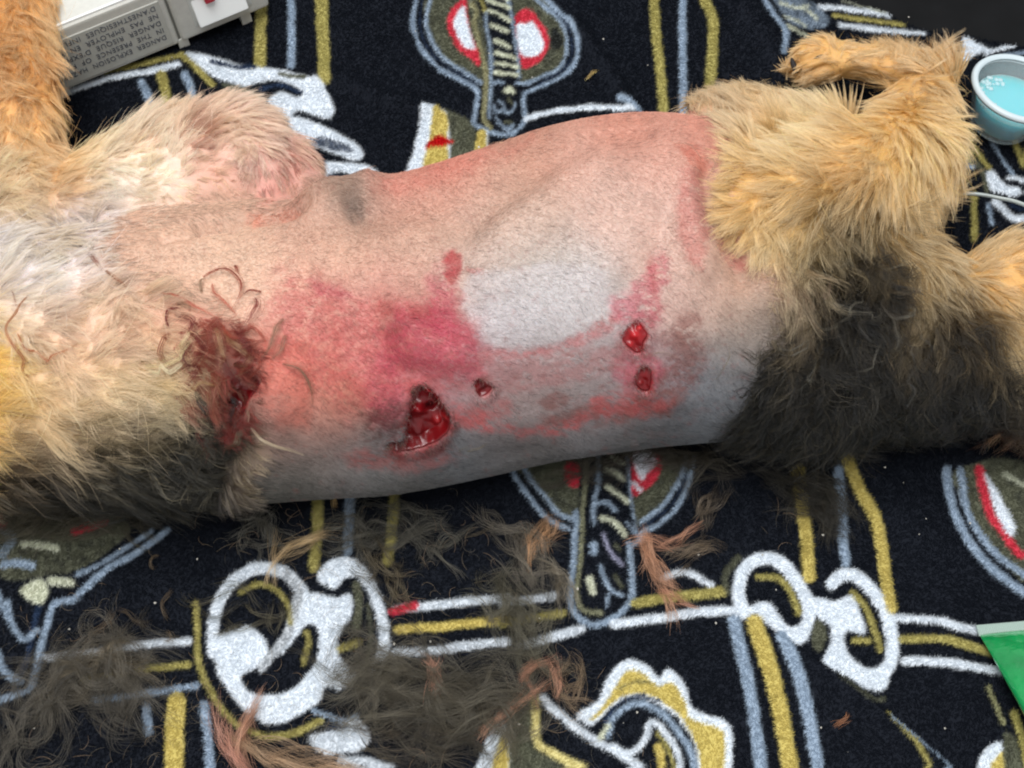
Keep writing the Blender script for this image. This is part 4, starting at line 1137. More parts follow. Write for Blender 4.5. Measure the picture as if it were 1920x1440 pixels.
inview = ((PX[:, 0] > -330) & (PX[:, 0] < 2330) & (PX[:, 1] > -330) & (PX[:, 1] < 1500)).astype(float)
up_ok = np.clip((N[:, 2] + 0.9) * 4, 0, 1)
gwt = np.where(FA > 0.12, 1.0, 0.0) * inview * up_ok * (wet < 0.4)
for cx, cy, rx, ry in ((1535, 108, 25, 15), (1489, 124, 8, 17)):
    gwt = np.where(((PX[:, 0] - cx) / rx) ** 2 + ((PX[:, 1] - cy) / ry) ** 2 < 1, 0.06, 1.0) * gwt
M, HPC, K = 36000, 17, 7
q, m = sample(M, gwt)
qx = to_px(q)
co = coat(qx)
fa = fur_amount(qx)


def flow(co, m, dj, px=None):
    a = np.arctan2(co[:, 1], co[:, 0]) + dj if px is None else np.arctan2(co[:, 1] + 0.75 * fbm(px[:, 0] * 0.014, px[:, 1] * 0.014, 110, 2), co[:, 0] + 0.75 * fbm(px[:, 0] * 0.014, px[:, 1] * 0.014, 114, 2)) + dj
    d = np.cos(a)[:, None] * CR - np.sin(a)[:, None] * CU
    d = d - m * (d * m).sum(1)[:, None]
    return d / np.maximum(np.linalg.norm(d, axis=1), 1e-6)[:, None]


dark = np.clip(1 - co[:, 4:].mean(1) / 0.12, 0, 1)
dj = 1.1 * fbm(qx[:, 0] * 0.022, qx[:, 1] * 0.022, 51, 3) + rng.normal(0, 0.16, M) + dark * rng.normal(0, 0.5, M)
dirm = flow(co, m, dj, qx)
side = np.cross(m, dirm)
clen = co[:, 2] / 1000 * rng.uniform(0.6, 1.3, M) * (1 + 0.3 * fbm(qx[:, 0] * 0.03, qx[:, 1] * 0.03, 130, 2)) * (0.10 + 0.90 * fa ** 1.4) * np.where(qx[:, 0] < 620, 0.92, 1.05 + 0.45 * dark)
lift = np.clip(co[:, 3] * np.where((qx[:, 0] < 620) & (qx[:, 1] > 420), 0.7, 0.95) + 0.35 * fbm(qx[:, 0] * 0.025, qx[:, 1] * 0.025, 134, 2) + rng.normal(0, 0.12, M), 0.06, 1.1)
# individual strands
rep = np.repeat(np.arange(M), HPC)
NH = M * HPC
rad_c = (0.0006 + 0.0030 * rng.random(M) ** 2)[rep]
ra_, rb_ = rng.random(NH) * 2 * np.pi, np.sqrt(rng.random(NH))
ox, oy = np.cos(ra_) * rb_ * rad_c, np.sin(ra_) * rb_ * rad_c
Lh = clen[rep] * rng.uniform(0.6, 1.15, NH)
dirh = dirm[rep] + side[rep] * rng.normal(0, 0.10, NH)[:, None]
lf = lift[rep]
tt = np.linspace(0, 1, K)
ph, fr = rng.random(M)[rep] * 6.28, rng.uniform(0.6, 1.5, M)[rep]
amp = (0.05 + 0.15 * dark[rep]) * rng.uniform(0.4, 1.3, NH)
bend = rng.normal(0, 0.10, M)[rep] + rng.normal(0, 0.05, NH)
PT = np.empty((NH, K, 3))
base = q[rep] - m[rep] * 0.0006
for k, t in enumerate(tt):
    conv = 1 - 0.86 * t ** 1.2
    along = Lh * t * np.cos(lf * (1 - 0.5 * t))
    upw = Lh * (t * np.sin(lf) - 0.42 * t * t * np.sin(lf))
    sidew = Lh * (amp * np.sin(ph + fr * 6.28 * t) - amp * np.sin(ph) + bend * t * t)
    PT[:, k] = base + dirm[rep] * (ox * conv + along)[:, None] + side[rep] * (oy * conv + sidew)[:, None] + m[rep] * upw[:, None] + (dirh - dirm[rep]) * (Lh * t)[:, None] * 0.6
PT[:, :, 2] = np.maximum(PT[:, :, 2], 0.0012)
dsh = np.where(rng.random(M) < 0.13, rng.uniform(2.0, 5.5, M), rng.uniform(0.5, 1.3, M))
hc = co[rep, 4:] * (1 + dark * (dsh - 1))[rep][:, None] * (rng.uniform(0.78, 1.22, M)[rep] * rng.uniform(0.75, 1.25, NH))[:, None]
# blond and dark guard hairs mixed in
pal = rng.random(NH) < 0.18
hc[pal] = hc[pal] * 0.5 + lin(PALE) * 0.5 * np.clip(hc[pal].mean(1) * 5, 0.1, 1)[:, None]
warm = (fbm(qx[:, 0] * 0.02, qx[:, 1] * 0.02, 55, 3) * 0.16)[rep]
hc[:, 0] *= 1 + warm * 0.3
hc[:, 2] *= 1 - warm
# dried blood in the fur
bl = np.zeros((NH, 3))
qh = qx[rep]
for pts_, am in (([(300, 650), (340, 570), (440, 545), (510, 610), (540, 720), (500, 790), (400, 800), (320, 750)], .8), ([(335, 235), (365, 205), (398, 250), (390, 300), (350, 270)], .6), ([(420, 330), (480, 305), (540, 320), (520, 370), (440, 385)], .5), ([(520, 235), (552, 280), (560, 330), (540, 330), (525, 285)], .75), ([(160, 480), (200, 500), (240, 530), (200, 540)], .45), ([(50, 590), (120, 560), (100, 680), (55, 700)], .25), ([(190, 600), (340, 560), (350, 640), (240, 690)], .22)):
    mix_poly(qh, hc, pts_, lin((140, 52, 46)), 14, am, 18, 70, .5)
rad = np.array([0.000055, 0.00007, 0.00007, 0.000065, 0.000055, 0.00004, 0.00002])
lum = hc.mean(1)
tipk = np.where(qh[:, 0] > 1200, 1.4, 1.0)[:, None, None] * np.clip((lum - 0.05) * 4, 0, 1)[:, None, None] * (np.linspace(0, 1, K) ** 1.5)[None, :, None]
hc3 = np.repeat(hc[:, None, :], K, 1) * (0.86 + 0.14 * np.linspace(0, 1, K))[None, :, None]
hc3 = hc3 * (1 - 0.36 * tipk) + (lin((244, 226, 190)) * np.clip(lum / 0.45, 0.2, 1.1)[:, None])[:, None, :] * 0.36 * tipk
dk = np.clip(1 - lum / 0.05, 0, 1)[:, None, None] * (np.linspace(0, 1, K) ** 2)[None, :, None]
hc3 = hc3 * (1 + (0.4 + 3.2 * (rng.random(NH) < 0.22))[:, None, None] * dk)
coat_o = hair_obj('coat', PT, rad, hc3, fur_mat('dog_hair'))
adopt(coat_o, dog)
tag(coat_o, kind='stuff')

# fly-away hairs
M2 = 9000
q, m = sample(M2, gwt)
qx = to_px(q)
co = coat(qx)
d = flow(co, m, rng.normal(0, 0.55, M2))
sd = np.cross(m, d)
L = co[:, 2] / 1000 * rng.uniform(0.8, 1.6, M2) * (0.3 + 0.7 * fur_amount(qx))
lf = np.clip(co[:, 3] + rng.normal(0.12, 0.2, M2), 0.1, 1.2)
bd = rng.normal(0, 0.35, M2)
PF = np.stack([q + d * (L * t * np.cos(lf))[:, None] + m * (L * (t - 0.45 * t * t) * np.sin(lf))[:, None] + sd * (L * bd * t * t)[:, None] for t in tt], 1)
PF[:, :, 2] = np.maximum(PF[:, :, 2], 0.0015)
o = hair_obj('guard_hairs', PF, rad * 0.8, co[:, 4:] * rng.uniform(0.8, 1.6, (M2, 1)), fur_mat('guard_hair'))
adopt(o, dog)
tag(o, kind='stuff')

# clipped stubble on the shaved flank
NS = 330000
sw = np.where(FA < 0.6, 1.0, 0.0) * inview * (wet < 0.05) * np.clip((N[:, 2] + 0.6) * 4, 0, 1)
q, m = sample(NS, sw)
qx = to_px(q)
sc_ = skin(qx)
co = coat(qx)
lowd = np.clip((qx[:, 1] - (560 + 0.0 * qx[:, 0])) / 260, 0, 1)[:, None]
SFLOW = np.stack([np.full(NS, .85), .45 + 0.3 * fbm(qx[:, 0] * 0.004, qx[:, 1] * 0.004, 80, 2)], 1)
d = flow(np.hstack([SFLOW, np.zeros((NS, 2))]), m, 0.5 * fbm(qx[:, 0] * 0.02, qx[:, 1] * 0.02, 81, 2) + rng.normal(0, 0.25, NS))
L = 0.0010 * rng.uniform(0.5, 1.4, NS)
lf = rng.uniform(0.25, 0.7, NS)
p1 = q + (d * np.cos(lf)[:, None] + m * np.sin(lf)[:, None]) * (L * 0.5)[:, None]
p2 = q + (d * np.cos(lf * .7)[:, None] + m * np.sin(lf * .7)[:, None]) * L[:, None]
scol_h = sc_ * rng.uniform(0.98, 1.26, (NS, 1))
kd = rng.random(NS) < 0.06
scol_h[kd] *= 0.6
kl = rng.random(NS) < 0.12
scol_h[kl] = scol_h[kl] * 0.7 + 0.3 * lin((226, 212, 190)) * (1 - 0.6 * lowd[kl])
stub = hair_obj('stubble', np.stack([q - m * 0.0001, p1, p2], 1), np.array([0.000045, 0.00004, 0.00002]), scol_h, hair_mat('stubble_hair', 0.5, 0.25))
adopt(stub, dog)
# longer clipper-missed stubble
N3 = 30000
q, m = sample(N3, sw * np.clip(0.35 + FA * 3 + np.clip((PX[:, 1] - 700) / 200, 0, 1), 0, 1.6))
qx = to_px(q)
d = flow(np.hstack([np.tile((.85, .42), (N3, 1)), np.zeros((N3, 2))]), m, 0.8 * fbm(qx[:, 0] * 0.012, qx[:, 1] * 0.012, 83, 2) + rng.normal(0, 0.22, N3))
L = 0.0026 * rng.uniform(0.5, 1.5, N3) * (1 + 1.5 * fur_amount(qx))
lf = rng.uniform(0.15, 0.4, N3)
P3 = np.stack([q + (d * np.cos(lf)[:, None] * t + m * (np.sin(lf) * (t - 0.5 * t * t))[:, None]) * L[:, None] for t in (0, .5, 1.0)], 1)
c3 = skin(qx)
c3 = c3 * rng.choice((0.45, 0.7, 1.25, 1.5), N3, p=(.2, .2, .35, .25))[:, None] * 0.92
o = hair_obj('long_stubble', P3, np.array([0.00005, 0.00005, 0.00002]), c3, hair_mat('long_stubble_hair', 0.5, 0.25))
adopt(o, dog)
tag(o, kind='stuff')
RH, RC = [], []
for nm, (pl, dpt) in WOUNDS.items():
    pl = crom(pl, 5, True)
    cen = pl.mean(0)
    for j in range({'gash': 420, 'tear_in_fur': 260}.get(nm, 90)):
        i = rng.integers(0, len(pl))
        p0 = pl[i] + (pl[i] - cen) / np.linalg.norm(pl[i] - cen) * rng.uniform(1, 9) + rng.normal(0, 2, 2)
        a = rng.normal(0.4, 0.9)
        l = rng.uniform(5, 15)
        bs = []
        for t in (0, 0.5, 1.0):
            pq = p0 + l * t * np.array([math.cos(a + 0.6 * t), math.sin(a + 0.6 * t)])
            hh, nn, _, _ = bvh.ray_cast(Vector(CAM), Vector(at(pq[0], pq[1], 0.0) - CAM).normalized())
            if hh is None:
                break
            bs.append(hh + nn * (0.0003 + 0.0012 * t))
        if len(bs) == 3:
            RH.append(bs)
            RC.append(lin(random.choice(((70, 34, 32), (110, 60, 54), (60, 54, 50), (140, 110, 96)))))
o = hair_obj('rim_hairs', np.array([[tuple(v) for v in b] for b in RH]), np.array([0.00006, 0.00005, 0.00002]), np.array(RC), fur_mat('rim_hair', 0.25, 0.35))
adopt(o, dog)
tag(o, kind='stuff')
tag(stub, kind='stuff')

# wet matted strands and pale wisps lying on the dog
body_bvh = BVHTree.FromPolygons([tuple(v) for v in V], [tuple(p.vertices) for p in body_me.polygons])


def on_body(x, y):
    qd = Vector(at(x, y, 0.0) - CAM).normalized()
    h, nn, _, _ = body_bvh.ray_cast(Vector(CAM), qd)
    if h is None:
        return at(x, y, 0.003), np.array([0, 0, 1.0])
    return np.array(h), np.array(nn)


def strand_bundle(items, per, K=9):
    Ps, Cs, Rs = [], [], []
    for pts_, wd, rgb, hgt in items:
        pl = crom(pts_, 6)
        pl = pl[np.linspace(0, len(pl) - 1, K).astype(int)]
        bs = [on_body(*p) for p in pl]
        c0 = np.array([b[0] for b in bs])
        nn = np.array([b[1] for b in bs])
        tg = np.gradient(c0, axis=0)
        sd = np.cross(nn, tg)
        sd /= np.maximum(np.linalg.norm(sd, axis=1), 1e-9)[:, None]
        t = np.linspace(0, 1, K)
        for j in range(per):
            taper = 0.25 + 0.75 * np.sin(np.pi * np.clip(t * 0.85 + 0.12, 0, 1))
            o1, o2 = rng.normal(0, 0.5) + rng.normal(0, 1.2) * (t - 0.4) ** 2, rng.normal(0, 0.33)
            wob = 0.0002 * np.sin(rng.random() * 6 + 7 * t)
            wm = wd / 4200.0
            Ps.append(c0 + sd * (o1 * wm * taper + wob)[:, None] + nn * (hgt * (0.35 + 0.65 * np.sin(np.pi * t)) + o2 * wm * 0.6 * taper)[:, None])
            Cs.append(lin(rgb) * rng.uniform(0.7, 1.3))
            Rs.append(0.000045 * np.clip(np.sin(np.pi * (0.12 + 0.88 * t)), 0.12, 1))
    return np.array(Ps), np.array(Rs), np.array(Cs)


RBR, DRB, PNK, GBR, CRS = (126, 58, 44), (98, 30, 26), (186, 104, 86), (128, 106, 86), (224, 200, 156)
WETS = []
for pts_, wd, rgb, h in [
    ([(1020, 330), (1100, 300), (1170, 320), (1215, 380), (1205, 440), (1160, 500)], 16, RBR, .0045), ([(1275, 430), (1290, 480), (1250, 540), (1200, 610)], 20, DRB, .005), ([(1065, 360), (1090, 420), (1150, 480), (1190, 520)], 12, PNK, .004),
    ([(1310, 400), (1260, 402), (1220, 410)], 7, RBR, .003), ([(1175, 265), (1185, 285), (1195, 305)], 8, RBR, .002), ([(1420, 530), (1380, 590), (1340, 680), (1305, 725)], 12, GBR, .004), ([(1430, 610), (1400, 690), (1350, 735)], 14, GBR, .003),
    ([(1410, 755), (1490, 785), (1545, 860), (1560, 960)], 20, GBR, .003), ([(850, 570), (835, 530), (855, 490), (890, 485), (915, 505)], 7, DRB, .002), ([(800, 400), (900, 440), (1000, 490), (1100, 530)], 10, PNK, .003),
    ([(150, 430), (115, 520), (95, 600), (120, 720), (110, 790), (160, 830)], 9, (150, 96, 66), .006), ([(110, 600), (180, 660), (280, 715), (400, 660)], 7, (168, 104, 74), .006),
    ([(1070, 580), (1110, 640), (1145, 720), (1105, 770)], 22, (178, 140, 104), .004), ([(1120, 590), (1200, 660), (1240, 740), (1190, 800)], 22, (168, 128, 94), .004), ([(730, 765), (850, 745), (950, 680), (1015, 600)], 28, (232, 216, 160), .006), ([(755, 775), (860, 775), (945, 735)], 18, (240, 228, 188), .006), ([(900, 660), (960, 640), (1030, 580)], 14, CRS, .006),
    ([(1090, 545), (1150, 600), (1230, 640), (1330, 640)], 14, (150, 72, 56), .004), ([(1120, 860), (1000, 860), (930, 900), (920, 960)], 12, (150, 120, 84), .006), ([(1040, 640), (1000, 740), (960, 840), (930, 900)], 18, DRB, .005), ([(1100, 620), (1060, 720), (1020, 820)], 18, RBR, .006), ([(1180, 620), (1250, 700), (1290, 800), (1250, 860)], 16, RBR, .005),
    ([(900, 520), (960, 560), (1020, 640), (1040, 720)], 20, DRB, .005), ([(1000, 540), (1060, 600), (1090, 700), (1070, 790)], 20, RBR, .006), ([(1160, 560), (1210, 640), (1230, 720), (1180, 780)], 18, DRB, .005), ([(960, 640), (940, 740), (960, 820)], 20, (84, 40, 34), .006), ([(1120, 700), (1180, 800), (1160, 900)], 20, (92, 34, 30), .005), ([(860, 600), (820, 680), (840, 760)], 14, (130, 78, 58), .006),
    ([(1240, 560), (1290, 600), (1330, 640)], 12, (170, 90, 74), .003), ([(1010, 400), (1010, 360), (1030, 330)], 6, GBR, .003), ([(430, 215), (480, 260), (520, 300)], 16, (120, 70, 56), .005), ([(540, 300), (590, 350), (640, 400)], 10, (150, 104, 80), .005), ([(80, 430), (85, 470)], 8, (120, 80, 66), .005),
    ([(1250, 1050), (1330, 1110), (1430, 1150), (1520, 1200)], 12, (196, 176, 148), .004), ([(1100, 1160), (1180, 1100), (1230, 1050)], 16, (110, 104, 84), .006), ([(1000, 880), (1060, 960), (1080, 1060)], 26, (46, 40, 36), .006), ([(1090, 900), (1140, 980), (1170, 1060)], 24, (40, 34, 32), .005)]:
    WETS.append((zz(pts_, (0, 400), .375), wd * .375, rgb, h))
a_, b_, c_ = strand_bundle(WETS, 20)
o = hair_obj('matted_strands', a_, b_, c_, fur_mat('wet_hair', 0.2, 0.3))
adopt(o, dog)
tag(o, 'reddish wet curls of matted hair at the edge of the shaved chest', kind='stuff')
WISP = []
for pts_, wd, rgb in [
    ([(900, 440), (1000, 490), (1100, 512), (1200, 480)], 14, (186, 176, 156)), ([(1190, 430), (1200, 560), (1230, 700), (1255, 795)], 12, (190, 180, 160)), ([(950, 550), (1010, 490), (1085, 415)], 6, (200, 190, 168)), ([(840, 545), (890, 530), (970, 545)], 9, (150, 142, 122)),
    ([(915, 345), (880, 400), (865, 450)], 12, (196, 160, 140)), ([(750, 850), (820, 780), (880, 700)], 10, (176, 170, 154)), ([(1010, 810), (1000, 720), (950, 640), (980, 560)], 10, (150, 144, 130)), ([(1010, 770), (1080, 710), (1130, 685), (1200, 610)], 5, (186, 178, 160)), ([(1280, 465), (1230, 475), (1190, 500)], 9, (206, 198, 178)), ([(1270, 440), (1240, 490), (1215, 520)], 8, (206, 198, 178)),
    ([(870, 210), (960, 240), (1070, 260)], 20, (140, 130, 108)), ([(880, 270), (960, 290), (1040, 320)], 14, (130, 122, 102)), ([(1240, 230), (1220, 290), (1150, 340)], 6, (170, 160, 136)), ([(640, 660), (720, 650), (830, 640)], 7, (150, 146, 136)), ([(660, 690), (740, 660), (800, 650)], 6, (170, 164, 152)),
    ([(350, 800), (390, 700), (430, 640)], 4, (190, 176, 140)), ([(1060, 1050), (1000, 950), (930, 860)], 6, (140, 134, 120)), ([(990, 1040), (920, 960), (860, 900)], 6, (128, 122, 108)), ([(1290, 940), (1310, 840), (1340, 760)], 10, (150, 148, 146)), ([(1350, 780), (1300, 700), (1280, 640)], 16, (130, 128, 124)), ([(1380, 740), (1340, 660), (1320, 620)], 14, (128, 126, 122)), ([(1690, 1140), (1700, 1070), (1680, 1020)], 18, (120, 118, 116)), ([(1620, 500), (1580, 480), (1560, 530)], 16, (118, 116, 114)), ([(1660, 900), (1600, 880), (1560, 900)], 16, (90, 88, 86)), ([(720, 1290), (850, 1050), (900, 960)], 5, (120, 112, 100))]:
    WISP.append((zz(pts_, (1200, 400), .375), wd * .375, rgb, .013))
for pts_, wd, rgb in [([(170, 740), (240, 780), (290, 840)], 6, (226, 200, 170)), ([(400, 780), (365, 860), (355, 960)], 6, (226, 196, 160)), ([(300, 800), (360, 830), (400, 880)], 5, (214, 186, 150))]:
    WISP.append((zz(pts_, (1200, 0), .375), wd * .375, rgb, .005))
for pts_ in ([(870, 1010), (905, 1000), (925, 985)], [(875, 845), (900, 835), (915, 828)], [(862, 842), (885, 832)], [(1208, 664), (1240, 660), (1260, 665)]):
    WISP.append((pts_, 5, (206, 182, 140), .0015))
a_, b_, c_ = strand_bundle(WISP, 8)
o = hair_obj('loose_wisps', a_, b_ * 0.45, c_ * 0.36, fur_mat('wisp_hair'))
adopt(o, dog)
tag(o, kind='stuff')

# ------------------------------------------------------------------ cut hair lying on the blanket
cut_m = fur_mat('cut_hair')


def tuft(label, path, spread, n, rgb, length, chaos=0.5, zmax=0.008, wave=0.12, group='cut hair tufts on the blanket', rads=0.000042):
    n = int(n * 1.0)
    pl = crom(path, 8)
    W = at(pl[:, 0], pl[:, 1], 0.0)
    tg = np.gradient(W, axis=0) if len(W) > 2 else np.tile(W[-1] - W[0], (len(W), 1))
    tg /= np.linalg.norm(tg, axis=1)[:, None]
    per = 14
    nl = max(2, n // per)
    i = rng.integers(0, len(W), nl)
    K = 9
    c = W[i] + rng.normal(0, spread / 4200.0, (nl, 3)) * (1, 1, 0)
    a = np.arctan2(tg[i, 1], tg[i, 0]) + rng.normal(0, chaos, nl) + np.where(rng.random(nl) < 0.3, np.pi, 0)
    kap = rng.normal(0, 1.0, nl) * (0.4 + chaos * 1.6)
    ph = rng.random(nl) * 6.28
    z0 = rng.random(nl) ** 1.4 * zmax
    L = length * rng.uniform(0.5, 1.3, nl)
    sc1 = rng.uniform(0.4, 1.5, nl)
    g = np.repeat(np.arange(nl), per)
    n = nl * per
    shade = rng.uniform(0.55, 1.5, nl)[g]
    c, a, kap, ph, z0, L, sc1 = c[g], a[g] + rng.normal(0, 0.10, n), kap[g] + rng.normal(0, 0.25, n), ph[g] + rng.normal(0, 0.3, n), z0[g], L[g] * rng.uniform(0.7, 1.2, n), sc1[g]
    c = c + rng.normal(0, 0.0007, (n, 3)) * (1, 1, 0) * sc1[:, None]
    z0 = z0 + np.abs(rng.normal(0, 0.0005, n))
    P_ = np.empty((n, K, 3))
    pos = c - np.stack([np.cos(a), np.sin(a), np.zeros(n)], 1) * (L * 0.45)[:, None]
    for k in range(K):
        t = k / (K - 1)
        P_[:, k] = pos
        P_[:, k, 2] = 0.0024 + z0 * (0.2 + 0.8 * np.sin(np.pi * (0.1 + 0.85 * t))) + 0.0004 * np.sin(ph + 5 * t)
        aa = a + kap * (t - 0.3) + wave * 3 * np.sin(ph + 6.28 * t)
        pos = pos + np.stack([np.cos(aa), np.sin(aa), np.zeros(n)], 1) * (L / (K - 1))[:, None]
    P_[:, :, 2] += blanket_z(to_px(P_.reshape(-1, 3) * (1, 1, 0))).reshape(n, K)
    cl = lin(rgb) * (shade * rng.uniform(0.75, 1.25, n))[:, None]
    rr = rads * np.array([.5, .9, 1, 1, 1, 1, .9, .7, .35])
    o = hair_obj('hair_tuft', P_, rr, cl, cut_m)
    tag(o, label, 'hair tuft', group)
    return o


DG, DG2, LG, TP = (74, 68, 56), (56, 52, 44), (120, 110, 92), (196, 146, 116)
tuft('big dark grey mat of cut hair in the lower left corner', [(20, 1420), (80, 1330), (150, 1270), (220, 1260), (260, 1330)], 34, 1500, (92, 86, 76), .034, .7, .012)
tuft('brownish hair wisp over the gold band left of the white scroll', [(90, 1290), (150, 1260), (210, 1240), (260, 1250)], 20, 420, (124, 112, 92), .028, .6)
tuft('dark hair fringe below the grey chest fur at left edge', [(10, 985), (80, 980), (170, 975), (260, 985)], 16, 900, (80, 74, 60), .034, .35, .012)
tuft('dark grey hair tuft under the chest, left of the gold stripe', [(470, 985), (500, 1000), (530, 1010)], 18, 200, (104, 100, 90), .022, .7)
tuft('sparse dark hair cloud on the stripes below the shaved chest', [(640, 990), (700, 980), (760, 1000), (830, 1010)], 30, 560, (96, 92, 82), .026, .7, .010)
tuft('dark brown hair streak right of the white scroll top', [(690, 1030), (720, 1080), (735, 1120)], 14, 200, (92, 82, 64), .026, .5)
tuft('grey hair tuft fanning left of the middle medallion', [(950, 1000), (985, 1040), (1010, 1090)], 16, 340, (112, 104, 92), .026, .45)
tuft('short grey hair tuft touching the medallion staff', [(1040, 1070), (1055, 1100), (1060, 1130)], 9, 170, (126, 116, 100), .018, .35)
tuft('dark olive hair mat over the band left of the medallion foot', [(960, 1130), (985, 1180), (1000, 1230)], 24, 640, (100, 95, 80), .030, .6, .010)
tuft('wide dark matted mass of cut hair right of the lower left scroll', [(660, 1300), (740, 1290), (820, 1310), (900, 1330), (960, 1310)], 34, 2000, (90, 84, 72), .036, .6, .014)
tuft('dark curled hair below the wide mat at bottom edge', [(720, 1380), (800, 1395), (880, 1380)], 22, 420, (74, 66, 54), .030, .6, .008)
tuft('thin dark hair strands inside the left white scroll', [(430, 1140), (480, 1160), (540, 1150)], 24, 130, (80, 74, 58), .026, .8, .004)
tuft('faint scattered hairs on plain black cloth beside the white band', [(250, 1130), (300, 1120), (340, 1090)], 34, 70, (110, 92, 70), .016, 1.2, .004)
tuft('grey hair wisp standing right of the middle medallion', [(1320, 970), (1330, 940), (1345, 920)], 7, 130, (104, 92, 78), .020, .25)
tuft('soft grey brush of hair trailing right above the gold band', [(1250, 1050), (1290, 1040), (1330, 1030)], 9, 130, (120, 104, 86), .018, .3)
tuft('dark fringe of cut hair under the rear flank', [(1050, 885), (1150, 870), (1250, 865), (1330, 880)], 14, 700, (66, 60, 50), .030, .45, .010)
tuft('dark hair bundle hanging over the gold stripe below the thigh', [(1480, 900), (1530, 930), (1550, 980)], 20, 700, (58, 54, 46), .032, .45, .012)
tuft('thin brownish hairs across the black cloth near the crown', [(1060, 1260), (1085, 1280), (1095, 1310)], 16, 90, (134, 112, 88), .022, .8, .006)
tuft('dark hair on the lower end of the left scroll', [(640, 1260), (690, 1270), (740, 1260)], 18, 380, (92, 86, 74), .026, .7, .008)
TG = 'tan and reddish hair tufts on the blanket'
tuft('tan hair lock curving over the top of the left white scroll', [(518, 1075), (530, 1050), (560, 1030), (592, 1014)], 4, 150, (196, 166, 124), .024, .12, .008, .05, TG)
tuft('rusty tan hair clump left of the medallion staff', [(1002, 1040), (1012, 1015), (1022, 995)], 8, 170, (188, 144, 106), .018, .3, .008, .05, TG)
tuft('long reddish hair lock lying across the gold band', [(1215, 1030), (1222, 1060), (1240, 1095), (1252, 1140)], 5, 240, TP, .026, .12, .008, .05, TG)
tuft('pinkish hair strand pointing right above the long reddish lock', [(1212, 1022), (1250, 1020), (1292, 998)], 3, 80, (204, 148, 118), .020, .10, .008, .05, TG)
tuft('reddish hair ends spreading right below the long lock', [(1252, 1122), (1280, 1138), (1296, 1146)], 4, 50, (190, 132, 106), .014, .25, .006, .05, TG)
tuft('curled reddish ring of hair at the tip of the crown', [(996, 1300), (986, 1268), (1012, 1250), (1042, 1262), (1044, 1296)], 4, 200, (176, 130, 106), .014, .12, .008, .05, TG)
tuft('reddish hair lock running down left from the curled ring', [(1000, 1300), (968, 1322), (935, 1348)], 4, 190, (200, 148, 120), .022, .12, .008, .05, TG)
tuft('small pinkish hair lock right of the left scroll', [(802, 1238), (816, 1252), (820, 1290)], 4, 110, (200, 150, 126), .016, .12, .008, .05, TG)
tuft('thick reddish tuft at the bottom edge under the left scroll', [(424, 1370), (440, 1410), (462, 1445)], 6, 170, (190, 136, 116), .024, .15, .010, .05, TG)
tuft('upright reddish tuft touching the lower rim of the left scroll', [(478, 1336), (466, 1370), (460, 1420)], 6, 180, (192, 142, 116), .022, .15, .010, .05, TG)
tuft('tan hair lock stretching right along the bottom edge', [(480, 1400), (520, 1425), (580, 1440), (650, 1450)], 8, 280, (184, 150, 118), .030, .15, .010, .05, TG)
tuft('short straw coloured clipping beside the upper medallion', [(1090, 164), (1102, 154), (1114, 144)], 1.5, 26, (214, 180, 112), .009, .06, .004, .0, TG)
tuft('tiny tan curl right of the gold stripe below the chest', [(622, 975), (632, 955), (632, 935)], 2, 40, (186, 150, 96), .012, .12, .006, .05, TG)
tuft('tiny rusty hair bit on black cloth right of the crown', [(1562, 1362), (1572, 1356), (1578, 1350)], 2, 20, (180, 120, 84), .006, .3, .004, .05, TG)

# ------------------------------------------------------------------ grey device, upper left
Zf = 0.007
A_, B_ = at(108, 177, Zf), at(500, 15, Zf)
e1 = Vector(B_ - A_)
LEN = e1.length
e1.normalize()
e2 = Vector((0, 0, 1)).cross(e1)
e3 = Vector((0, 0, 1))
dev = empty('medical_monitor', tuple(A_ * (1, 1, 0)))
tag(dev, 'pale grey plastic medical device with upside-down warning text, behind the dog', 'medical device')
grey = node_mat('grey_plastic', color=lin((206, 205, 197)), rough=0.45, spec=0.35, noise=0.05, nscale=300, bump=0.00006, bscale=2500)
grey2 = node_mat('label_plastic', color=lin((190, 190, 182)), rough=0.5, spec=0.3, noise=0.04, nscale=400)
whitep = node_mat('white_plastic', color=lin((240, 242, 240)), rough=0.35, spec=0.4)
redp = node_mat('red_plastic', color=lin((190, 40, 60)), rough=0.35, spec=0.4)
ink = node_mat('grey_ink', color=lin((92, 96, 104)), rough=0.6, spec=0.2)
MD = Matrix(((e1.x, e2.x, e3.x, 0), (e1.y, e2.y, e3.y, 0), (e1.z, e2.z, e3.z, 0), (0, 0, 0, 1)))
MD = Matrix.Translation(Vector(A_)) @ MD


def dbox(name, s0, s1, d0, d1, h0, h1, mat, parent, bev=0.0012, top_in=0.0):
    bm = bmesh.new()
    bmesh.ops.create_cube(bm, size=1)
    for v in bm.verts:
        s = s0 if v.co.x < 0 else s1
        d = d0 if v.co.y < 0 else d1
        h = h0 if v.co.z < 0 else h1
        if v.co.z > 0 and v.co.y < 0:
            d += top_in
        v.co = MD @ Vector((s, d, h))
    bmesh.ops.bevel(bm, geom=list(bm.edges), offset=bev, segments=3, profile=0.6, affect='EDGES')
    o = bm_obj(name, bm, mat)
    adopt(o, parent)
    return o


def s_of(px, py):
    return (Vector(at(px, py, Zf)) - Vector(A_)).dot(e1)


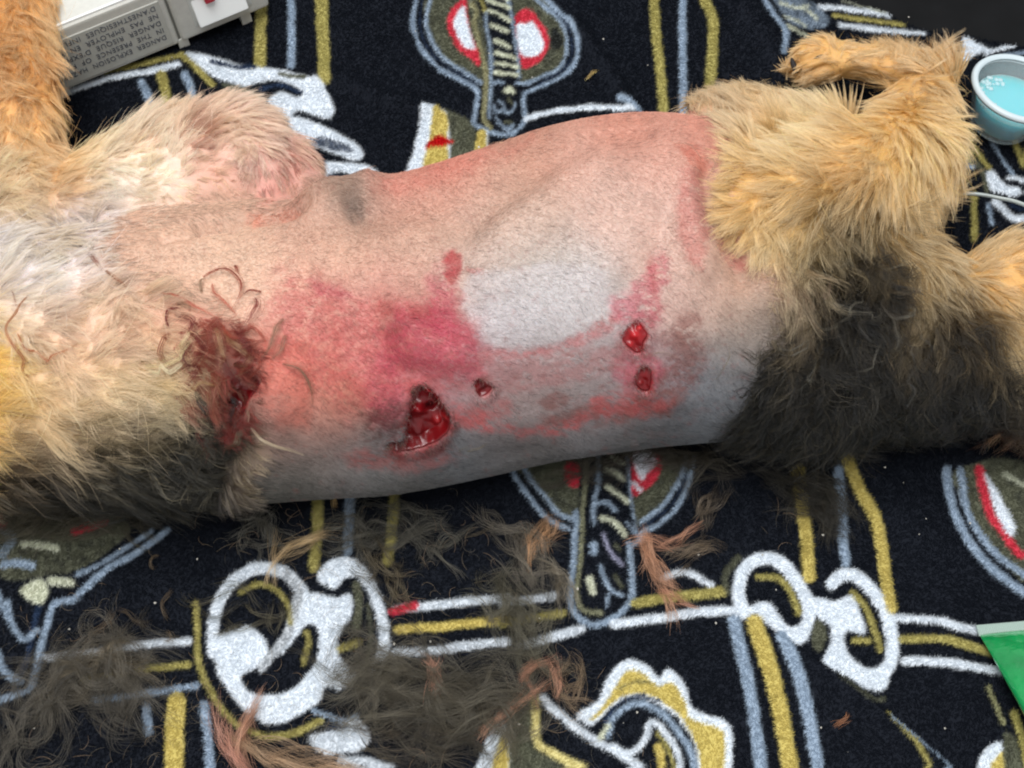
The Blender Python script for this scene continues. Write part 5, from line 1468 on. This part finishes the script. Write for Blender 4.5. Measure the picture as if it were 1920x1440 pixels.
SEAM = s_of(340, 80)
H = 0.043
dbox('housing', -0.013, SEAM - 0.0006, 0, 0.075, 0, H, grey, dev, .0022)
dbox('lid_ridge', -0.012, SEAM - 0.0008, 0.0012, 0.0026, H - 0.0004, H + 0.0014, whitep, dev, .0005)
dbox('front_section', SEAM + 0.0006, LEN + 0.002, -0.0008, 0.07, 0.001, H + 0.004, grey, dev, .0026)
dbox('seam_strip', SEAM - 0.0015, SEAM + 0.0015, 0.0015, 0.07, 0.001, H - .002, node_mat('seam_grey', color=lin((120, 120, 114)), rough=.6), dev, .0004)
lab = dbox('label_plate', -0.011, SEAM - 0.004, -0.0006, 0.001, 0.003, H - .007, grey2, dev, .0003)
win = dbox('white_window', s_of(376, 63), s_of(466, 28), -0.0066, 0.002, 0.012, 0.030, whitep, dev, .0010, 0.0062)
dbox('window_frame', s_of(370, 65), s_of(478, 24), -0.0012, 0.001, 0.008, 0.034, node_mat('frame_grey', color=lin((204, 205, 200)), rough=.4), dev, .001)
sw_ = s_of(398, 55)
dbox('red_switch', sw_, sw_ + 0.0055, -0.0058, 0.001, 0.026, 0.040, redp, dev, .0008)
for px_, py_ in ((344, 78), (462, 32), (120, 172)):
    s = s_of(px_, py_)
    dbox('foot', s - 0.003, s + 0.003, 0.0008, 0.010, -0.0068, 0.002, grey, dev, .0006)
dbox('foot', LEN * 0.9, LEN * 0.97, 0.05, 0.06, -0.0068, 0.002, grey, dev, .0006)
LINES = ["DANGER  EXPLOSION  HAZARD", "IN  THE  PRESENCE  OF  FLAMMABLE", "DANGER  RISQUE  D'EXPLOSION", "NE  PAS  EMPLOYER  EN  PRESENCE", "D'ANESTHESIQUES  INFLAMMABLES"]
LW = SEAM - 0.0090
WID = [0.98, 1.16, 1.08, 1.15, 1.16]
for k, tx in enumerate(LINES):
    fc = bpy.data.curves.new('warning_text', 'FONT')
    fc.body = tx
    fc.size = 0.0050
    fc.extrude = 0.00008
    fc.space_character = 1.12
    fo = bpy.data.objects.new('warning_text', fc)
    COL.objects.link(fo)
    bpy.context.view_layer.update()
    wdt = fo.dimensions.x
    me_ = bpy.data.meshes.new_from_object(fo.evaluated_get(bpy.context.evaluated_depsgraph_get()))
    bpy.data.objects.remove(fo)
    sx = LW * WID[k] / wdt
    hh = 0.0115 + k * 0.0056
    for v in me_.vertices:
        v.co = MD @ Vector((SEAM - 0.0065 - v.co.x * sx, -0.0008 - v.co.z, hh - v.co.y * 1.0))
    me_.materials.clear()
    me_.materials.append(ink)
    to = bpy.data.objects.new('warning_text', me_)
    COL.objects.link(to)
    to.parent = lab

# ------------------------------------------------------------------ medicine cup
cb = at(1864, 246, 0.0)
cup = empty('medicine_cup', tuple(cb))
tag(cup, 'small clear plastic medicine cup of blue-green liquid beside the hind leg', 'cup')
_hd = Vector(((cb - CAM)[0], (cb - CAM)[1], 0)).normalized()
TILT = Matrix.Rotation(R(12), 3, Vector((0, 0, 1)).cross(_hd))


def lathe(name, prof, mat, loc, seg=56):
    V_, F_ = [], []
    for r, z in prof:
        for j in range(seg):
            a = 2 * math.pi * j / seg
            V_.append(tuple(Vector(loc) + TILT @ Vector((r * math.cos(a), r * math.sin(a), z)) + Vector((0, 0, 0.003))))
    m = len(prof)
    for k in range(m - 1):
        for j in range(seg):
            a, b = k * seg + j, k * seg + (j + 1) % seg
            F_.append((a, b, b + seg, a + seg))
    F_.append(tuple(range(seg))[::-1])
    F_.append(tuple((m - 1) * seg + j for j in range(seg)))
    o = mesh_obj(name, V_, F_, mat)
    for p in o.data.polygons:
        if len(p.vertices) > 8:
            p.use_smooth = False
    return o


CHT, RB, RT = 0.0285, 0.0160, 0.0232
clear = node_mat('clear_plastic', color=lin((226, 238, 240)), rough=0.22, spec=0.5)
clear.node_tree.nodes['Principled BSDF'].inputs['Alpha'].default_value = 0.22
liq = node_mat('blue_green_liquid', color=lin((134, 210, 218)), rough=0.05, spec=0.5)
lb = liq.node_tree.nodes['Principled BSDF']
lb.inputs['Subsurface Weight'].default_value = 0.85
lb.inputs['Subsurface Radius'].default_value = (0.006, 0.016, 0.018)
lb.inputs['Subsurface Scale'].default_value = 1.0
z0 = 0.0025
adopt(lathe('wall', [(RB - .001, z0), (RB, z0 + .001), (RT - .0005, CHT - .004), (RT, CHT - .001), (RT - .0012, CHT - .001), (RT - .0017, CHT - .004), (RB - .0012, z0 + .0022), (0.001, z0 + .0022)], clear, cb), cup)
rim_o = adopt(lathe('rim', [(RT - .0012, CHT - .0022), (RT + .0016, CHT - .0022), (RT + .0022, CHT - .0008), (RT + .0014, CHT + .0006), (RT - .0004, CHT + .0008), (RT - .0014, CHT - .0004)], node_mat('rim_plastic', color=lin((206, 218, 222)), rough=.3, spec=.4), cb), cup)
rimf = rim_o.data
bm = bmesh.new()
bm.from_mesh(rimf)
bmesh.ops.delete(bm, geom=[f for f in bm.faces if len(f.verts) > 8], context='FACES')
bm.to_mesh(rimf)
bm.free()
foam = node_mat('foam', color=lin((224, 244, 246)), rough=0.1, spec=0.6, Alpha=0.55)
LZ = 0.0195
rl = RB - .0014 + (RT - RB) * (LZ / CHT)
lo_ = adopt(lathe('liquid', [(RB - .0018, z0 + .0026), (rl - .0006, LZ - .001), (rl - .0001, LZ)], liq, cb), cup)
for j in range(26):
    bm = bmesh.new()
    r = random.uniform(.0006, .0015)
    bmesh.ops.create_uvsphere(bm, u_segments=12, v_segments=8, radius=r)
    a = random.uniform(1.7, 3.6)
    rr = rl - .001 - random.random() ** 1.5 * .008
    for v in bm.verts:
        v.co.z *= 0.6
        v.co = Vector(cb) + Vector((0, 0, .003)) + TILT @ (v.co + Vector((rr * math.cos(a), rr * math.sin(a), LZ + .0001)))
    adopt(bm_obj('bubble', bm, foam, None, True), cup)

# ------------------------------------------------------------------ green tube, lower right
c0 = Vector(at(1838, 1188, 0.007))
cdir = (Vector(at(1930, 1180, 0.007)) - c0).normalized()
cmid = c0 + cdir * 0.030
axis = Vector((cdir.y, -cdir.x, 0)).normalized()
axis = (axis + cdir * 0.03).normalized()
tube = empty('gel_tube', (cmid.x, cmid.y, 0))
tag(tube, 'translucent green gel tube with crimped clear end at right edge', 'tube')
gm = node_mat('green_gel', color=lin((24, 172, 92)), rough=0.16, spec=0.5, noise=0.25, nscale=70, bump=0.0025, bscale=70)
gm.node_tree.nodes['Principled BSDF'].inputs['Transmission Weight'].default_value = 0.35
gm.node_tree.nodes['Principled BSDF'].inputs['Coat Weight'].default_value = 0.5
V_, F_ = [], []
seg, prof = 48, []
for k in range(30):
    t = k / 29
    L_ = t * 0.105
    hw = 0.030 - 0.0115 * min(1, t * 1.5) ** 1.1
    ht = 0.0009 + 0.0155 * math.sin(min(1, t * 1.35) * math.pi / 2) ** 0.9
    prof.append((L_, hw, ht))
for k, (L_, hw, ht) in enumerate(prof):
    c = cmid + axis * L_
    for j in range(seg):
        a = 2 * math.pi * j / seg
        cx, cz = math.cos(a), math.sin(a)
        dent = 1 + 0.05 * math.sin(5 * a + 30 * L_ / 0.1) * math.sin(math.pi * min(1, L_ / 0.06))
        p = c + cdir * (hw * cx)
        V_.append((p.x, p.y, 0.0045 + max(ht, .0012) + ht * cz * dent))
for k in range(len(prof) - 1):
    for j in range(seg):
        a, b = k * seg + j, k * seg + (j + 1) % seg
        F_.append((a, a + seg, b + seg, b))
F_.append(tuple(range(seg)))
F_.append(tuple((len(prof) - 1) * seg + j for j in range(seg))[::-1])
adopt(mesh_obj('tube_body', V_, F_, gm), tube)
# ribbed crimp
V_, F_ = [], []
nr = 150
for i in range(nr + 1):
    s = -0.0302 + 0.0604 * i / nr
    rz = 0.00045 * (1 if i % 2 else -0.2)
    for (d, up) in ((-0.0042, 0.0009), (-0.0040, 0.0013 + rz), (0.0002, 0.0016 + rz), (0.0008, 0.0014), (0.0008, 0.0003), (-0.0042, 0.0003)):
        p = cmid + cdir * s + axis * d
        V_.append((p.x, p.y, 0.0045 + up))
for i in range(nr):
    for j in range(6):
        a, b = i * 6 + j, i * 6 + (j + 1) % 6
        F_.append((a, b, b + 6, a + 6))
F_.append(tuple(range(6))[::-1])
F_.append(tuple(nr * 6 + j for j in range(6)))
cm_ = node_mat('crimp_plastic', color=lin((196, 214, 204)), rough=0.3, spec=0.4)
cm_.node_tree.nodes['Principled BSDF'].inputs['Transmission Weight'].default_value = 0.25
adopt(mesh_obj('crimp', V_, F_, cm_, None, False), tube)
# cap, beyond the frame
cc_ = cmid + axis * 0.105
V_, F_ = [], []
for k, (dl, r) in enumerate(((0, .012), (.002, .013), (.020, .012), (.021, .011))):
    for j in range(32):
        a = 2 * math.pi * j / 32
        rr = r * (1 + (0.03 if j % 2 else 0))
        p = cc_ + axis * dl + cdir * (rr * math.cos(a))
        V_.append((p.x, p.y, 0.0195 + rr * math.sin(a)))
for k in range(3):
    for j in range(32):
        a, b = k * 32 + j, k * 32 + (j + 1) % 32
        F_.append((a, a + 32, b + 32, b))
F_.append(tuple(range(96, 128))[::-1])
adopt(mesh_obj('cap', V_, F_, whitep), tube)

# ------------------------------------------------------------------ thin clear line right of the hind leg
lp = crom([(1790, 362, .030), (1832, 364, .022), (1872, 371, .014), (1920, 384, .010), (2010, 430, .006)], 8)
LC = at(lp[:, 0], lp[:, 1], lp[:, 2])
V_, F_ = [], []
for k, p in enumerate(LC):
    tg = Vector(LC[min(k + 1, len(LC) - 1)] - LC[max(k - 1, 0)]).normalized()
    s1 = tg.cross(Vector((0, 0, 1))).normalized()
    s2 = s1.cross(tg)
    for j in range(12):
        a = 2 * math.pi * j / 12
        V_.append(tuple(Vector(p) + (s1 * math.cos(a) + s2 * math.sin(a)) * 0.0010))
for k in range(len(LC) - 1):
    for j in range(12):
        a, b = k * 12 + j, k * 12 + (j + 1) % 12
        F_.append((a, b, b + 12, a + 12))
lm = node_mat('line_plastic', color=lin((206, 214, 208)), rough=0.2, spec=0.5)
lm.node_tree.nodes['Principled BSDF'].inputs['Transmission Weight'].default_value = 0.3
lo = mesh_obj('plastic_line', V_, F_, lm)
tag(lo, 'thin pale plastic line running out right below the cup', 'plastic line')

# short clippings scattered over the cloth
NC = 1500
cx_ = rng.uniform(0, 1500, NC)
cy_ = rng.uniform(930, 1440, NC)
kk = (vnoise(cx_ * 0.006, cy_ * 0.006, 9) + rng.random(NC) * 0.5) > 0.75
cx_, cy_ = cx_[kk], cy_[kk]
NC = len(cx_)
c = at(cx_, cy_, 0.0)
c[:, 2] = 0.0026 + blanket_z(np.stack([cx_, cy_], 1)) + rng.random(NC) * 0.0015
a = rng.random(NC) * 6.28
L = rng.uniform(0.003, 0.011, NC)
kp = rng.normal(0, 1.0, NC)
PC = np.stack([c + np.stack([np.cos(a + kp * t) * L * t, np.sin(a + kp * t) * L * t, 0.0012 * np.sin(3.1 * t) * np.ones(NC)], 1) for t in (0, .25, .5, .75, 1)], 1)
clp = hair_obj('hair_clippings', PC, np.array([.00004, .00005, .00005, .00004, .00002]), np.array([lin(random.choice(((120, 108, 90), (150, 130, 104), (90, 84, 74), (170, 140, 110)))) for _ in range(NC)]), cut_m)
tag(clp, 'fine short hair clippings scattered over the near part of the blanket', 'hair clippings', kind='stuff')

# lint on the cloth
V_, F_ = [], []
for j in range(46):
    if j < 12:
        x, y = ((262, 1168), (370, 1048), (1342, 1168), (1660, 876), (1694, 905), (1540, 1364), (130, 1180), (1590, 1410), (290, 1130), (1310, 1040), (1430, 1040), (1180, 1010))[j]
    else:
        x, y = random.uniform(0, 1920), random.choice((random.uniform(20, 300), random.uniform(950, 1430)))
    p = at(x, y, 0.0038)
    r = random.uniform(.0003, .0007)
    n0 = len(V_)
    for d in ((1, 0, 0), (-1, 0, 0), (0, 1, 0), (0, -1, 0), (0, 0, 1), (0, 0, -1)):
        V_.append(tuple(p + np.array(d) * r * random.uniform(.5, 1.4)))
    for f in ((0, 2, 4), (2, 1, 4), (1, 3, 4), (3, 0, 4), (2, 0, 5), (1, 2, 5), (3, 1, 5), (0, 3, 5)):
        F_.append(tuple(n0 + i for i in f))
lint = mesh_obj('lint', V_, F_, node_mat('lint_white', color=lin((214, 208, 196)), rough=.9), None, False)
tag(lint, 'tiny pale lint and skin flecks scattered over the blanket', 'lint', kind='stuff')
